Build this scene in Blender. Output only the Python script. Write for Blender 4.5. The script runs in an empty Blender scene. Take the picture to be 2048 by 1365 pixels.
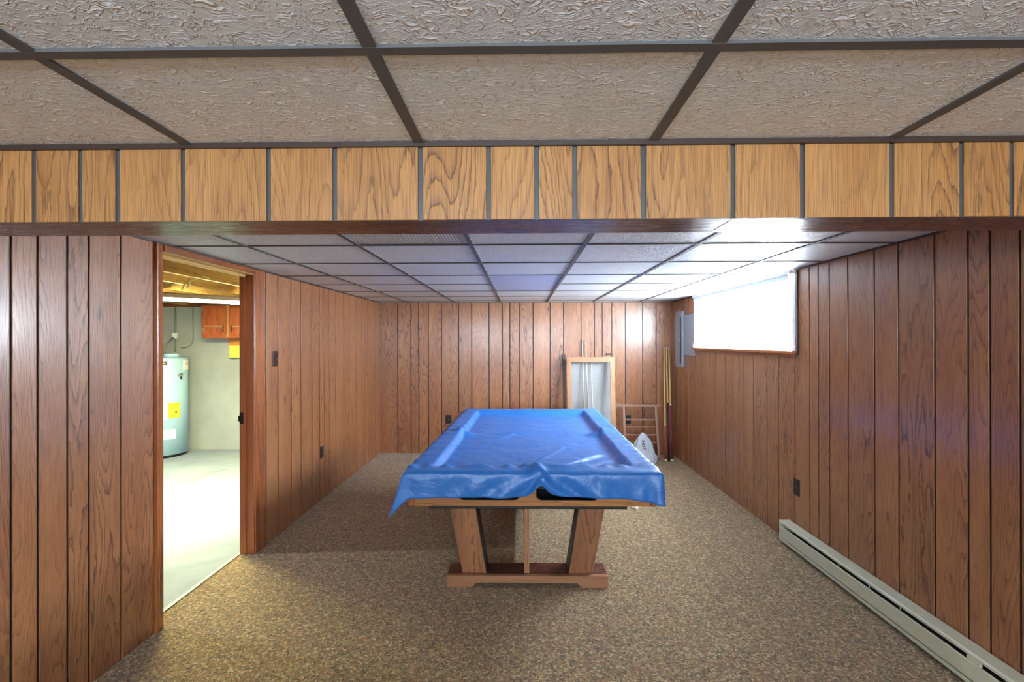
import bpy, bmesh, math, random
from mathutils import Vector, Matrix, noise

# ---------------------------------------------------------------- camera, world, light
sc = bpy.context.scene
C = sc.collection
CAM = Vector((0, 0, 1.48))
cam_d = bpy.data.cameras.new('camera'); cam = bpy.data.objects.new('camera', cam_d); C.objects.link(cam)
cam_d.sensor_fit = 'HORIZONTAL'; cam_d.sensor_width = 36.0; cam_d.lens = 984.65 / 2048 * 36
cam_d.clip_start = 0.02; cam_d.clip_end = 200
cam.matrix_world = (Matrix.Translation(CAM) @ Matrix.Rotation(0.0176, 4, 'Z') @
                    Matrix.Rotation(math.pi / 2 + 0.0003, 4, 'X') @ Matrix.Rotation(-0.0019, 4, 'Z'))
sc.camera = cam
sc.view_settings.view_transform = 'Standard'
sc.view_settings.look = 'None'
sc.view_settings.gamma = 1
sc.view_settings.use_curve_mapping = False
sc.view_settings.exposure = 0.86
try:
    sc.cycles.use_denoising = True
    sc.cycles.max_bounces = 10; sc.cycles.diffuse_bounces = 6; sc.cycles.glossy_bounces = 5
    sc.cycles.transparent_max_bounces = 12
    sc.cycles.sample_clamp_indirect = 6.0
    sc.cycles.caustics_reflective = False; sc.cycles.caustics_refractive = False
except Exception:
    pass

w = bpy.data.worlds.new('sky'); sc.world = w; w.use_nodes = True
bg = w.node_tree.nodes['Background']
bg.inputs['Color'].default_value = (0.80, 0.90, 1.0, 1); bg.inputs['Strength'].default_value = 85.0

def area(name, loc, rot, sx, sy, power, col, portal=False):
    l = bpy.data.lights.new(name, 'AREA'); l.shape = 'RECTANGLE'; l.size = sx; l.size_y = sy
    l.energy = power; l.color = col
    o = bpy.data.objects.new(name, l); C.objects.link(o); o.location = loc; o.rotation_euler = rot
    if portal: l.cycles.is_portal = True
    return o

# the room's measures
XL, XR, YB, YN, ZC = -1.861, 1.973, 6.49, -3.3, 1.9906
PI = math.pi
WY0, WY1, WZ0, WZ1 = 3.589, 5.559, 1.405, 1.985       # right window
DY0, DY1, DZ1 = 2.526, 3.404, 1.950                   # door opening
area('window_portal', (XR + 0.20, (WY0 + WY1) / 2, (WZ0 + WZ1) / 2), (0, PI / 2, 0), 0.56, 1.95, 1, (1, 1, 1), True)
for xa in (-1.15, 0.85):
    area('added_window_portal', (xa, YN - 0.2, 1.62), (PI / 2, 0, 0), 1.3, 0.66, 1, (1, 1, 1), True)

# ---------------------------------------------------------------- materials
def s2l(c):
    return tuple(((v / 255) / 12.92 if v / 255 <= 0.04045 else ((v / 255 + 0.055) / 1.055) ** 2.4) for v in c)

class N:
    def __init__(s, name):
        s.m = bpy.data.materials.new(name); s.m.use_nodes = True
        s.t = s.m.node_tree; s.n = s.t.nodes; s.b = s.n['Principled BSDF']; s.out = s.n['Material Output']
    def node(s, t, **kw):
        n = s.n.new(t)
        for k, v in kw.items():
            if k in ('operation', 'blend_type', 'data_type', 'feature', 'noise_dimensions', 'attribute_name',
                     'attribute_type', 'wave_type', 'bands_direction', 'distance', 'use_clamp', 'interpolation', 'noise_type', 'normalize'):
                setattr(n, k, v)
            else:
                s.put(n.inputs[int(k[1:])] if k[0] == 'i' and k[1:].isdigit() else n.inputs[k], v)
        return n
    def put(s, inp, v):
        if isinstance(v, bpy.types.NodeSocket): s.t.links.new(v, inp)
        else: inp.default_value = v
    def math(s, op, a, b=0.0, c=None):
        n = s.node('ShaderNodeMath', operation=op); s.put(n.inputs[0], a); s.put(n.inputs[1], b)
        if c is not None: s.put(n.inputs[2], c)
        return n.outputs[0]
    def ramp(s, fac, stops):
        n = s.node('ShaderNodeValToRGB'); s.put(n.inputs[0], fac)
        e = n.color_ramp.elements
        while len(e) < len(stops): e.new(0.5)
        for k, (p, c) in enumerate(stops):
            e[k].position = p; e[k].color = (*c[:3], 1) if not isinstance(c, float) else (c, c, c, 1)
        return n.outputs[0]
    def mix(s, fac, a, b, mode='MIX'):
        n = s.node('ShaderNodeMix', data_type='RGBA', blend_type=mode)
        s.put(n.inputs[0], fac); s.put(n.inputs[6], a if isinstance(a, bpy.types.NodeSocket) else (*a[:3], 1))
        s.put(n.inputs[7], b if isinstance(b, bpy.types.NodeSocket) else (*b[:3], 1))
        return n.outputs[2]
    def bump(s, h, strength=0.3, dist=0.01, prev=None):
        n = s.node('ShaderNodeBump'); s.put(n.inputs['Height'], h)
        n.inputs['Strength'].default_value = strength; n.inputs['Distance'].default_value = dist
        if prev is not None: s.t.links.new(prev, n.inputs['Normal'])
        return n.outputs[0]
    def fin(s, col=None, rough=None, normal=None, **kw):
        if col is not None: s.put(s.b.inputs['Base Color'], col if isinstance(col, bpy.types.NodeSocket) else (*col[:3], 1))
        if rough is not None: s.put(s.b.inputs['Roughness'], rough)
        if normal is not None: s.put(s.b.inputs['Normal'], normal)
        for k, v in kw.items(): s.put(s.b.inputs[k], v)
        return s.m

def plain(name, rgb, rough=0.5, var=0.06, scale=30, bump=0.0, metal=0.0, **kw):
    s = N(name); tc = s.node('ShaderNodeTexCoord').outputs['Object']
    n = s.node('ShaderNodeTexNoise', Vector=tc, Scale=scale, Detail=4.0).outputs[0]
    c = s2l(rgb)
    col = s.mix(n, tuple(v * (1 - var) for v in c), tuple(min(1, v * (1 + var)) for v in c))
    nn = s.bump(n, bump, 0.004) if bump else None
    return s.fin(col, rough, nn, Metallic=metal, **kw)

def wood(name, light, mid, dark, rough=0.3, rings=10.0, su=7.0, sv=0.75, pore=0.35, bump=0.25, knots=False, coat=0.0, tint=0.12, spec=0.5):
    """oak-like grain: contour lines of a stretched noise, read along the uv's v axis; 'pid' differs per board"""
    s = N(name)
    uv = s.node('ShaderNodeUVMap').outputs[0]
    pid = s.node('ShaderNodeAttribute', attribute_name='pid').outputs['Fac']
    sp = s.node('ShaderNodeSeparateXYZ', i0=uv)
    u, v = sp.outputs[0], sp.outputs[1]
    def vec(a, b, k):
        n = s.node('ShaderNodeCombineXYZ')
        s.put(n.inputs[0], s.math('MULTIPLY', u, a)); s.put(n.inputs[1], s.math('MULTIPLY', v, b))
        s.put(n.inputs[2], s.math('MULTIPLY', pid, k)); return n.outputs[0]
    n1 = s.node('ShaderNodeTexNoise', Vector=vec(su, sv, 7.31), Scale=1.0, Detail=1.2, Roughness=0.45).outputs[0]
    wob = s.node('ShaderNodeTexNoise', Vector=vec(60, 14, 3.1), Scale=1.0, Detail=2.0).outputs[0]
    a = s.math('ADD', s.math('MULTIPLY', n1, rings), s.math('MULTIPLY', wob, 0.9))
    saw = s.math('FRACT', a)
    line = s.ramp(saw, [(0.0, 0.0), (0.5, 0.08), (0.80, 0.45), (0.92, 1.0), (1.0, 0.0)])
    dens = s.node('ShaderNodeTexNoise', Vector=vec(3.0, 0.5, 1.7), Scale=1.0, Detail=1.0).outputs[0]
    dens = s.ramp(dens, [(0.30, 0.15), (0.62, 1.0)])
    fine = s.node('ShaderNodeTexNoise', Vector=vec(420, 9, 2.3), Scale=1.0, Detail=2.0).outputs[0]
    fine = s.ramp(fine, [(0.42, 0.0), (0.66, 1.0)])
    g = s.math('MULTIPLY', line, dens)
    g = s.math('ADD', s.math('MULTIPLY', g, 0.8), s.math('MULTIPLY', fine, pore), None)
    g = s.math('MINIMUM', g, 1.0)
    broad = s.node('ShaderNodeTexNoise', Vector=vec(9, 1.2, 5.0), Scale=1.0, Detail=2.0).outputs[0]
    base = s.mix(s.ramp(broad, [(0.3, 0.0), (0.7, 1.0)]), s2l(light), s2l(mid))
    col = s.mix(g, base, s2l(dark))
    # each board slightly lighter or darker than its neighbour
    wn = s.node('ShaderNodeTexWhiteNoise', noise_dimensions='1D'); s.put(wn.inputs['W'], pid)
    val = s.math('ADD', s.math('MULTIPLY', wn.outputs[0], 2 * tint), 1 - tint)
    hsv = s.node('ShaderNodeHueSaturation', Color=col, Value=val)
    col = hsv.outputs[0]
    if knots:
        vo = s.node('ShaderNodeTexVoronoi', Vector=vec(4.2, 1.6, 11.3), Scale=1.0)
        k = s.ramp(vo.outputs[0], [(0.03, 1.0), (0.075, 0.0)])
        col = s.mix(s.math('MULTIPLY', k, 0.8), col, s2l((52, 30, 20)))
    nn = s.bump(s.math('SUBTRACT', 1.0, g), bump, 0.0025)
    rr = s.math('ADD', s.math('MULTIPLY', g, 0.12), rough)
    return s.fin(col, rr, nn, **{'Coat Weight': coat, 'Coat Roughness': 0.2, 'Specular IOR Level': spec})

M = {}
M['panel'] = wood('dark oak panelling', (172, 118, 76), (154, 98, 62), (84, 50, 34), rough=0.34, rings=22, pore=0.42, knots=True, bump=0.3, spec=0.5, coat=0.5, tint=0.08)
M['panel_back'] = M['panel']
M['panel_beam'] = wood('lit tone oak panelling', (194, 144, 86), (178, 126, 70), (104, 66, 38), rough=0.36, knots=True, bump=0.35, rings=22, pore=0.42, tint=0.05)  # beam boards coloured lighter, painting in the stronger light on them
M['groove'] = plain('groove paint', (30, 26, 25), 0.5, 0.2, 60)
M['groove_grey'] = plain('groove grey paint', (78, 84, 86), 0.3, 0.2, 90)
M['walnut'] = wood('red walnut board', (112, 62, 46), (92, 48, 36), (52, 26, 20), rough=0.25, bump=0.2, rings=6, su=10, spec=0.6)
M['casing'] = wood('stained door casing', (172, 104, 62), (148, 84, 48), (96, 50, 28), rough=0.22, rings=5, su=14, pore=0.25, bump=0.1)
M['jamb'] = wood('red stained jamb', (176, 102, 60), (156, 86, 50), (104, 52, 32), rough=0.25, rings=4, su=14, pore=0.25, bump=0.1)
M['table_wood'] = wood('table oak', (164, 110, 70), (142, 92, 56), (86, 52, 32), rough=0.4, rings=8, su=12, sv=1.2, bump=0.15)
M['table_rail'] = wood('golden table apron', (190, 130, 64), (166, 106, 50), (112, 66, 32), rough=0.38, rings=7, su=24, sv=1.0, bump=0.1)
M['foot_wood'] = wood('table foot', (184, 136, 98), (160, 112, 78), (112, 72, 50), rough=0.3, rings=4, su=16, bump=0.08)
M['dark_wood'] = wood('dark brown board', (72, 50, 40), (58, 38, 30), (34, 22, 18), rough=0.4, rings=5, su=14)
M['pine'] = wood('pale pine', (188, 142, 102), (170, 124, 86), (132, 90, 60), rough=0.45, rings=5, su=18, pore=0.15, bump=0.08)
M['rack_wood'] = wood('dusty brown rack wood', (172, 132, 110), (156, 116, 96), (110, 76, 60), rough=0.5, rings=5, su=18, pore=0.15)
M['joist'] = wood('joist lumber', (206, 166, 98), (184, 142, 78), (136, 94, 46), rough=0.7, rings=6, su=12, pore=0.2)
M['subfloor'] = wood('brown subfloor', (140, 80, 50), (116, 62, 38), (80, 40, 24), rough=0.75, rings=5, su=8)
M['cabinet'] = wood('cherry cabinet', (188, 100, 54), (164, 80, 42), (122, 56, 30), rough=0.4, rings=4, su=12, pore=0.2)
M['black'] = plain('black plastic', (26, 26, 28), 0.35, 0.15)
M['black_paint'] = plain('black paint', (22, 22, 22), 0.45, 0.2)
M['chrome'] = plain('metal', (190, 188, 182), 0.3, 0.05, metal=1.0)
M['bronze'] = plain('dark bronze plate', (64, 48, 44), 0.35, 0.15, metal=0.6)
M['white_paint'] = plain('white painted wood', (232, 234, 238), 0.4, 0.03)
M['cream_metal'] = plain('cream enamel', (206, 206, 178), 0.35, 0.03)
M['panel_grey'] = plain('grey electrical enamel', (150, 160, 172), 0.4, 0.04)
M['tbar'] = plain('ceiling bar brown', (90, 90, 91), 0.6, 0.06, 80)
M['angle'] = plain('dark angle moulding', (62, 48, 42), 0.4, 0.1, 60)
M['felt'] = plain('green felt', (30, 92, 60), 0.95, 0.1, 300)
M['cue_maple'] = plain('cue maple', (226, 196, 122), 0.3, 0.06)
M['cue_white'] = plain('cue pale shaft', (226, 222, 208), 0.35, 0.05)
M['cue_red'] = plain('cue red butt', (150, 52, 44), 0.3, 0.1)
M['cue_maroon'] = plain('cue maroon butt', (122, 36, 48), 0.3, 0.1)
M['cue_black'] = plain('cue black wrap', (30, 30, 32), 0.4, 0.1)
M['cue_orange'] = plain('cue orange butt', (196, 110, 70), 0.3, 0.1)
M['bumper'] = plain('cream bumper', (224, 208, 160), 0.5, 0.05)
M['ball'] = plain('white ball', (244, 248, 240), 0.15, 0.02)
M['tank'] = plain('pale blue tank enamel', (172, 206, 236), 0.35, 0.02)
M['label_white'] = plain('white label', (240, 242, 240), 0.5, 0.02)
M['label_yellow'] = plain('yellow label', (214, 222, 60), 0.5, 0.03)
M['label_ink'] = plain('label ink', (150, 158, 40), 0.5, 0.03)
M['ink_grey'] = plain('label grey ink', (170, 178, 180), 0.5, 0.03)
M['ink_dark'] = plain('dark green ink', (50, 62, 54), 0.5, 0.03)
M['paper_yellow'] = plain('yellow card', (222, 206, 92), 0.7, 0.06)
M['paper_orange'] = plain('orange card', (196, 128, 66), 0.7, 0.06)
M['duct'] = plain('black pipe', (34, 32, 32), 0.5, 0.1)
M['rope'] = plain('cream cable', (222, 206, 140), 0.6, 0.08)
M['wire'] = plain('grey conduit', (120, 122, 118), 0.5, 0.05)
M['red_ink'] = plain('dark red print', (110, 56, 60), 0.5, 0.05)
M['ground'] = plain('outside lawn', (110, 140, 80), 0.9, 0.3, 2)

# embossed vinyl ceiling tile
def tile_mat():
    s = N('embossed ceiling tile'); tc = s.node('ShaderNodeTexCoord').outputs['Object']
    n = s.node('ShaderNodeTexNoise', Vector=tc, Scale=7.0, Detail=3.0, Roughness=0.6)
    off = s.node('ShaderNodeVectorMath', operation='MULTIPLY_ADD'); s.put(off.inputs[0], n.outputs['Color'])
    off.inputs[1].default_value = (0.12, 0.12, 0.12); s.put(off.inputs[2], tc)
    mp = s.node('ShaderNodeMapping', Vector=off.outputs[0]); mp.inputs['Scale'].default_value = (38, 58, 38)
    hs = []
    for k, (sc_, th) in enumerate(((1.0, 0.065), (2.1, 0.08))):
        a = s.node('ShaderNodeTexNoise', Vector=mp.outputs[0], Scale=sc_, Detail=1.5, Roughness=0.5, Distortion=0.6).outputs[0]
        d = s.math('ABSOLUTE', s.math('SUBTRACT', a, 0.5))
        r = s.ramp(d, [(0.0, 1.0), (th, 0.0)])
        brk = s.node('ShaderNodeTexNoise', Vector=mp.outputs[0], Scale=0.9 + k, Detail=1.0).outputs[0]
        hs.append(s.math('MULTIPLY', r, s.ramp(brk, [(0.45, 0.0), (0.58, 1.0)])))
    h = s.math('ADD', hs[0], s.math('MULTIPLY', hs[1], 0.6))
    n1 = s.bump(h, 0.7, 0.005)
    f = s.node('ShaderNodeTexNoise', Vector=tc, Scale=160.0, Detail=3.0).outputs[0]
    n2 = s.bump(f, 0.12, 0.002, n1)
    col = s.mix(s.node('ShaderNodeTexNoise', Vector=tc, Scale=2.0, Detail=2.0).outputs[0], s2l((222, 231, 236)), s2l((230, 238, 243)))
    col = s.mix(s.math('MINIMUM', s.math('MULTIPLY', h, 0.8), 1.0), col, s2l((252, 253, 254)))  # ridges whitened: highlights on the embossing painted into the colour
    return s.fin(col, 0.36, n2, **{'Specular IOR Level': 0.45})
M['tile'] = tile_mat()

def carpet_mat():
    s = N('speckled carpet'); tc = s.node('ShaderNodeTexCoord').outputs['Object']
    wv = s.node('ShaderNodeTexNoise', Vector=tc, Scale=60.0, Detail=2.0)
    off = s.node('ShaderNodeVectorMath', operation='MULTIPLY_ADD'); s.put(off.inputs[0], wv.outputs['Color'])
    off.inputs[1].default_value = (0.02, 0.02, 0.02); s.put(off.inputs[2], tc)
    vo = s.node('ShaderNodeTexVoronoi', Vector=off.outputs[0], Scale=105.0)
    sepc = s.node('ShaderNodeSeparateColor', i0=vo.outputs['Color'])
    r = s.node('ShaderNodeValToRGB', i0=sepc.outputs[0]); r.color_ramp.interpolation = 'CONSTANT'
    cols = [(0.0, (76, 60, 50)), (0.14, (124, 100, 76)), (0.34, (162, 134, 98)), (0.52, (144, 100, 68)), (0.64, (184, 160, 116)),
            (0.78, (112, 108, 80)), (0.88, (208, 188, 144)), (0.96, (170, 108, 70))]
    e = r.color_ramp.elements
    while len(e) < len(cols): e.new(0.5)
    for k, (p, c) in enumerate(cols): e[k].position = p; e[k].color = (*s2l(c), 1)
    big = s.node('ShaderNodeTexNoise', Vector=tc, Scale=1.3, Detail=3.0).outputs[0]
    fine = s.node('ShaderNodeTexNoise', Vector=tc, Scale=420.0, Detail=2.0).outputs[0]
    col = s.mix(0.85, s2l((166, 140, 106)), r.outputs[0])
    col = s.mix(1.0, col, (1.06, 1.06, 0.97), 'MULTIPLY')
    col = s.mix(s.math('MULTIPLY', fine, 0.5), col, s.mix(0.5, col, (0.02, 0.015, 0.01)))
    col = s.mix(s.math('MULTIPLY', big, 0.12), col, s2l((150, 128, 96)))
    n = s.bump(vo.outputs['Distance'], 0.7, 0.006)
    n = s.bump(fine, 0.5, 0.003, n)
    return s.fin(col, 0.95, n, **{'Specular IOR Level': 0.15, 'Sheen Weight': 0.25, 'Sheen Roughness': 0.5})
M['carpet'] = carpet_mat()

def concrete_mat(name, a, b, stain):
    s = N(name); tc = s.node('ShaderNodeTexCoord').outputs['Object']
    n = s.node('ShaderNodeTexNoise', Vector=tc, Scale=2.2, Detail=6.0, Roughness=0.6).outputs[0]
    m = s.node('ShaderNodeTexNoise', Vector=tc, Scale=0.9, Detail=3.0, Distortion=0.8).outputs[0]
    f = s.node('ShaderNodeTexNoise', Vector=tc, Scale=40.0, Detail=4.0).outputs[0]
    col = s.mix(s.ramp(n, [(0.35, 0.0), (0.65, 1.0)]), s2l(a), s2l(b))
    col = s.mix(s.math('MULTIPLY', s.ramp(m, [(0.52, 0.0), (0.7, 1.0)]), 0.5), col, s2l(stain))
    return s.fin(col, 0.75, s.bump(f, 0.2, 0.004))
M['slab'] = concrete_mat('basement slab', (142, 150, 166), (126, 134, 150), (84, 90, 102))
M['block'] = concrete_mat('painted basement wall', (164, 166, 168), (150, 152, 156), (126, 128, 132))

def cover_mat():
    s = N('blue vinyl cover'); tc = s.node('ShaderNodeTexCoord').outputs['Object']
    n = s.node('ShaderNodeTexNoise', Vector=tc, Scale=5.0, Detail=4.0, Roughness=0.55, Distortion=1.0).outputs[0]
    f = s.node('ShaderNodeTexNoise', Vector=tc, Scale=26.0, Detail=3.0).outputs[0]
    fleck = s.node('ShaderNodeTexNoise', Vector=tc, Scale=240.0, Detail=1.0).outputs[0]
    col = s.mix(f, s2l((36, 102, 180)), s2l((50, 120, 194)))
    col = s.mix(s.math('MULTIPLY', s.ramp(fleck, [(0.62, 0.0), (0.75, 1.0)]), 0.25), col, s2l((110, 170, 220)))
    nn = s.bump(n, 0.55, 0.02); nn = s.bump(f, 0.25, 0.005, nn)
    return s.fin(col, 0.38, nn, **{'Specular IOR Level': 0.5})
M['cover'] = cover_mat()

def sheer_mat():
    s = N('sheer white curtain'); 
    tr = s.node('ShaderNodeBsdfTransparent'); tl = s.node('ShaderNodeBsdfTranslucent', Color=(0.92, 0.95, 1, 1))
    df = s.node('ShaderNodeBsdfDiffuse', Color=(0.9, 0.92, 0.95, 1))
    a = s.node('ShaderNodeMixShader'); a.inputs[0].default_value = 0.45
    s.t.links.new(tl.outputs[0], a.inputs[1]); s.t.links.new(df.outputs[0], a.inputs[2])
    b = s.node('ShaderNodeMixShader'); b.inputs[0].default_value = 0.65
    s.t.links.new(tr.outputs[0], b.inputs[1]); s.t.links.new(a.outputs[0], b.inputs[2])
    s.t.links.new(b.outputs[0], s.out.inputs[0]); return s.m
M['sheer'] = sheer_mat()
M['sheer_header'] = plain('dense curtain heading', (226, 232, 240), 0.9, 0.03)

def glass_mat(name='window pane', fac=0.06, tint=(1, 1, 1)):
    s = N(name); tr = s.node('ShaderNodeBsdfTransparent', Color=(*tint, 1)); g = s.node('ShaderNodeBsdfGlossy', Roughness=0.02)
    m = s.node('ShaderNodeMixShader'); m.inputs[0].default_value = fac
    s.t.links.new(tr.outputs[0], m.inputs[1]); s.t.links.new(g.outputs[0], m.inputs[2]); s.t.links.new(m.outputs[0], s.out.inputs[0])
    return s.m
M['glass'] = glass_mat()
M['tinted_glass'] = glass_mat('tinted pane', 0.06, (0.66, 0.68, 0.70))  # dims the daylight through the added rear windows
M['haze_glass'] = glass_mat('dusty glass', 0.04)
M['sheet'] = plain('pale grey sheet', (188, 192, 192), 0.5, 0.05, 6)
def diffuser(name, ribs):
    s = N(name); tc = s.node('ShaderNodeTexCoord').outputs['Object']
    sp = s.node('ShaderNodeSeparateXYZ', i0=tc)
    if ribs:
        h = s.math('SINE', s.math('MULTIPLY', sp.outputs[0], 400.0))
        return s.fin(s.mix(h, s2l((190, 190, 186)), s2l((224, 224, 222))), 0.5, s.bump(h, 0.3, 0.002))
    f = s.node('ShaderNodeTexNoise', Vector=tc, Scale=300.0, Detail=1.0).outputs[0]
    return s.fin(s2l((186, 194, 216)), 0.5, s.bump(f, 0.05, 0.001), **{'Specular IOR Level': 0.25})  # even pale blue grey base colour, little gloss
M['diffuser_ribbed'] = diffuser('ribbed light panel', True)
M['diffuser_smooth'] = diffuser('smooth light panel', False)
def bag_mat():
    s = N('white plastic bag'); tc = s.node('ShaderNodeTexCoord').outputs['Object']
    n = s.node('ShaderNodeTexNoise', Vector=tc, Scale=16.0, Detail=4.0, Distortion=1.2).outputs[0]
    return s.fin(s2l((214, 224, 234)), 0.3, s.bump(n, 0.7, 0.02), **{'Subsurface Weight': 0.1})
M['bag'] = bag_mat()
def emit(name, col, st):
    s = N(name); e = s.node('ShaderNodeEmission', Color=(*col, 1), Strength=st); s.t.links.new(e.outputs[0], s.out.inputs[0]); return s.m
M['tube'] = emit('lit fluorescent tube', (1.0, 1.0, 0.46), 165.0)

M['globe'] = emit('lit frosted globe', (0.90, 0.95, 1.0), 30.0)  # globe of the added fill lamp

# ---------------------------------------------------------------- mesh builder
class MB:
    def __init__(s): s.v = []; s.f = []; s.mi = []; s.g = []; s.p = []; s.sm = []; s.mats = []
    def mat(s, m):
        m = M[m] if isinstance(m, str) else m
        if m not in s.mats: s.mats.append(m)
        return s.mats.index(m)
    def add(s, vs, fs, m, grain='z', pid=0.0, smooth=False, T=None):
        o = len(s.v); k = s.mat(m)
        s.v += [tuple(T @ Vector(v)) if T is not None else tuple(v) for v in vs]
        for f in fs: s.f.append([o + i for i in f]); s.mi.append(k); s.g.append(grain); s.p.append(pid); s.sm.append(smooth)
        return s
    def box(s, x0, x1, y0, y1, z0, z1, m, grain='z', pid=0.0, bev=0.0, T=None):
        x0, x1 = min(x0, x1), max(x0, x1); y0, y1 = min(y0, y1), max(y0, y1); z0, z1 = min(z0, z1), max(z0, z1)
        if bev > 0:
            bm = bmesh.new()
            mt = Matrix.Translation(((x0 + x1) / 2, (y0 + y1) / 2, (z0 + z1) / 2)) @ Matrix.Diagonal((x1 - x0, y1 - y0, z1 - z0, 1))
            bmesh.ops.create_cube(bm, size=1, matrix=mt)
            bmesh.ops.bevel(bm, geom=bm.edges[:], offset=bev, segments=2, affect='EDGES', profile=0.5)
            bm.verts.ensure_lookup_table(); bm.faces.ensure_lookup_table()
            s.add([v.co[:] for v in bm.verts], [[v.index for v in f.verts] for f in bm.faces], m, grain, pid, False, T)
            bm.free(); return s
        vs = [(x0, y0, z0), (x1, y0, z0), (x1, y1, z0), (x0, y1, z0), (x0, y0, z1), (x1, y0, z1), (x1, y1, z1), (x0, y1, z1)]
        fs = [(0, 3, 2, 1), (4, 5, 6, 7), (0, 1, 5, 4), (2, 3, 7, 6), (1, 2, 6, 5), (3, 0, 4, 7)]
        return s.add(vs, fs, m, grain, pid, False, T)
    def prism(s, poly, a, b, axis, m, grain='z', pid=0.0, T=None):
        """poly = 2d points in the two other axes (in xyz order), extruded along axis from a to b"""
        n = len(poly)
        def P(q, t):
            return {'x': (t, q[0], q[1]), 'y': (q[0], t, q[1]), 'z': (q[0], q[1], t)}[axis]
        vs = [P(q, a) for q in poly] + [P(q, b) for q in poly]
        fs = [list(range(n)), [n + i for i in reversed(range(n))]] + [(i, n + i, n + (i + 1) % n, (i + 1) % n) for i in range(n)]
        return s.add(vs, fs, m, grain, pid, False, T)
    def tube(s, pts, r, m, seg=12, cap=True, smooth=True, pid=0.0):
        pts = [Vector(p) for p in pts]; n = len(pts); rs = r if isinstance(r, (list, tuple)) else [r] * n
        vs = []; up = Vector((0.13, 0.21, 1)).normalized(); prev = None
        for i, p in enumerate(pts):
            d = (pts[min(i + 1, n - 1)] - pts[max(i - 1, 0)]).normalized()
            if prev is None:
                a = d.cross(up)
                if a.length < 0.1: a = d.cross(Vector((1, 0, 0)))
                a.normalize()
            else:
                a = (prev - d * prev.dot(d)).normalized()
            prev = a; b = d.cross(a)
            for k in range(seg):
                t = 2 * PI * k / seg; vs.append(tuple(p + (a * math.cos(t) + b * math.sin(t)) * rs[i]))
        fs = [(i * seg + k, i * seg + (k + 1) % seg, (i + 1) * seg + (k + 1) % seg, (i + 1) * seg + k) for i in range(n - 1) for k in range(seg)]
        if cap: fs += [list(reversed(range(seg))), [(n - 1) * seg + k for k in range(seg)]]
        return s.add(vs, fs, m, 'z', pid, smooth)
    def lathe(s, prof, cx, cy, m, seg=48, T=None):
        vs = []; n = len(prof)
        for r, z in prof:
            for k in range(seg): vs.append((cx + r * math.cos(2 * PI * k / seg), cy + r * math.sin(2 * PI * k / seg), z))
        fs = [(i * seg + k, i * seg + (k + 1) % seg, (i + 1) * seg + (k + 1) % seg, (i + 1) * seg + k) for i in range(n - 1) for k in range(seg)]
        fs += [list(reversed(range(seg))), [(n - 1) * seg + k for k in range(seg)]]
        return s.add(vs, fs, m, 'z', 0.0, True, T)
    def build(s, name, parent=None, origin=None):
        vs = [Vector(v) for v in s.v]
        if parent is not None: o0 = Vector(parent['_o'])
        elif origin is not None: o0 = Vector(origin)
        else:
            xs = [v.x for v in vs]; ys = [v.y for v in vs]; zs = [v.z for v in vs]
            o0 = Vector(((min(xs) + max(xs)) / 2, (min(ys) + max(ys)) / 2, min(zs)))
        me = bpy.data.meshes.new(name); me.from_pydata([tuple(v - o0) for v in vs], [], s.f)
        for m in s.mats: me.materials.append(m)
        me.polygons.foreach_set('material_index', s.mi); me.polygons.foreach_set('use_smooth', s.sm)
        uvl = me.uv_layers.new(name='UVMap'); pa = me.attributes.new('pid', 'FLOAT', 'FACE')
        pa.data.foreach_set('value', s.p)
        ax = {'x': 0, 'y': 1, 'z': 2}
        for k, pl in enumerate(me.polygons):
            n = pl.normal; g = ax[s.g[k]]
            oth = [i for i in range(3) if i != g]
            u = oth[0] if abs(n[oth[0]]) < abs(n[oth[1]]) else oth[1]
            for li in pl.loop_indices:
                co = vs[me.loops[li].vertex_index]
                uvl.data[li].uv = (co[u], co[g])
        me.validate(); me.update()
        o = bpy.data.objects.new(name, me); C.objects.link(o)
        if parent is not None:
            o.parent = parent
            o['_o'] = list(o0)
        else: o.location = o0; o['_o'] = list(o0)
        return o

def tag(o, label, cat, group=None, kind=None):
    o['label'] = label; o['category'] = cat
    if group: o['group'] = group
    if kind: o['kind'] = kind
    return o
def struct(o, label, cat): return tag(o, label, cat, None, 'structure')
def thing(name, loc, label, cat, group=None):
    o = bpy.data.objects.new(name, None); o.empty_display_size = 0.1; C.objects.link(o); o.location = loc; o['_o'] = list(loc)
    return tag(o, label, cat, group)
def copy_tree(o, offset, parent=None, pl=None):
    c = o.copy(); C.objects.link(c)
    if parent is not None: c.parent = parent
    else: c.location = Vector(o.location) + Vector(offset)
    for ch in [k for k in bpy.data.objects if k.parent is o]: copy_tree(ch, offset, c)
    return c

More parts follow.
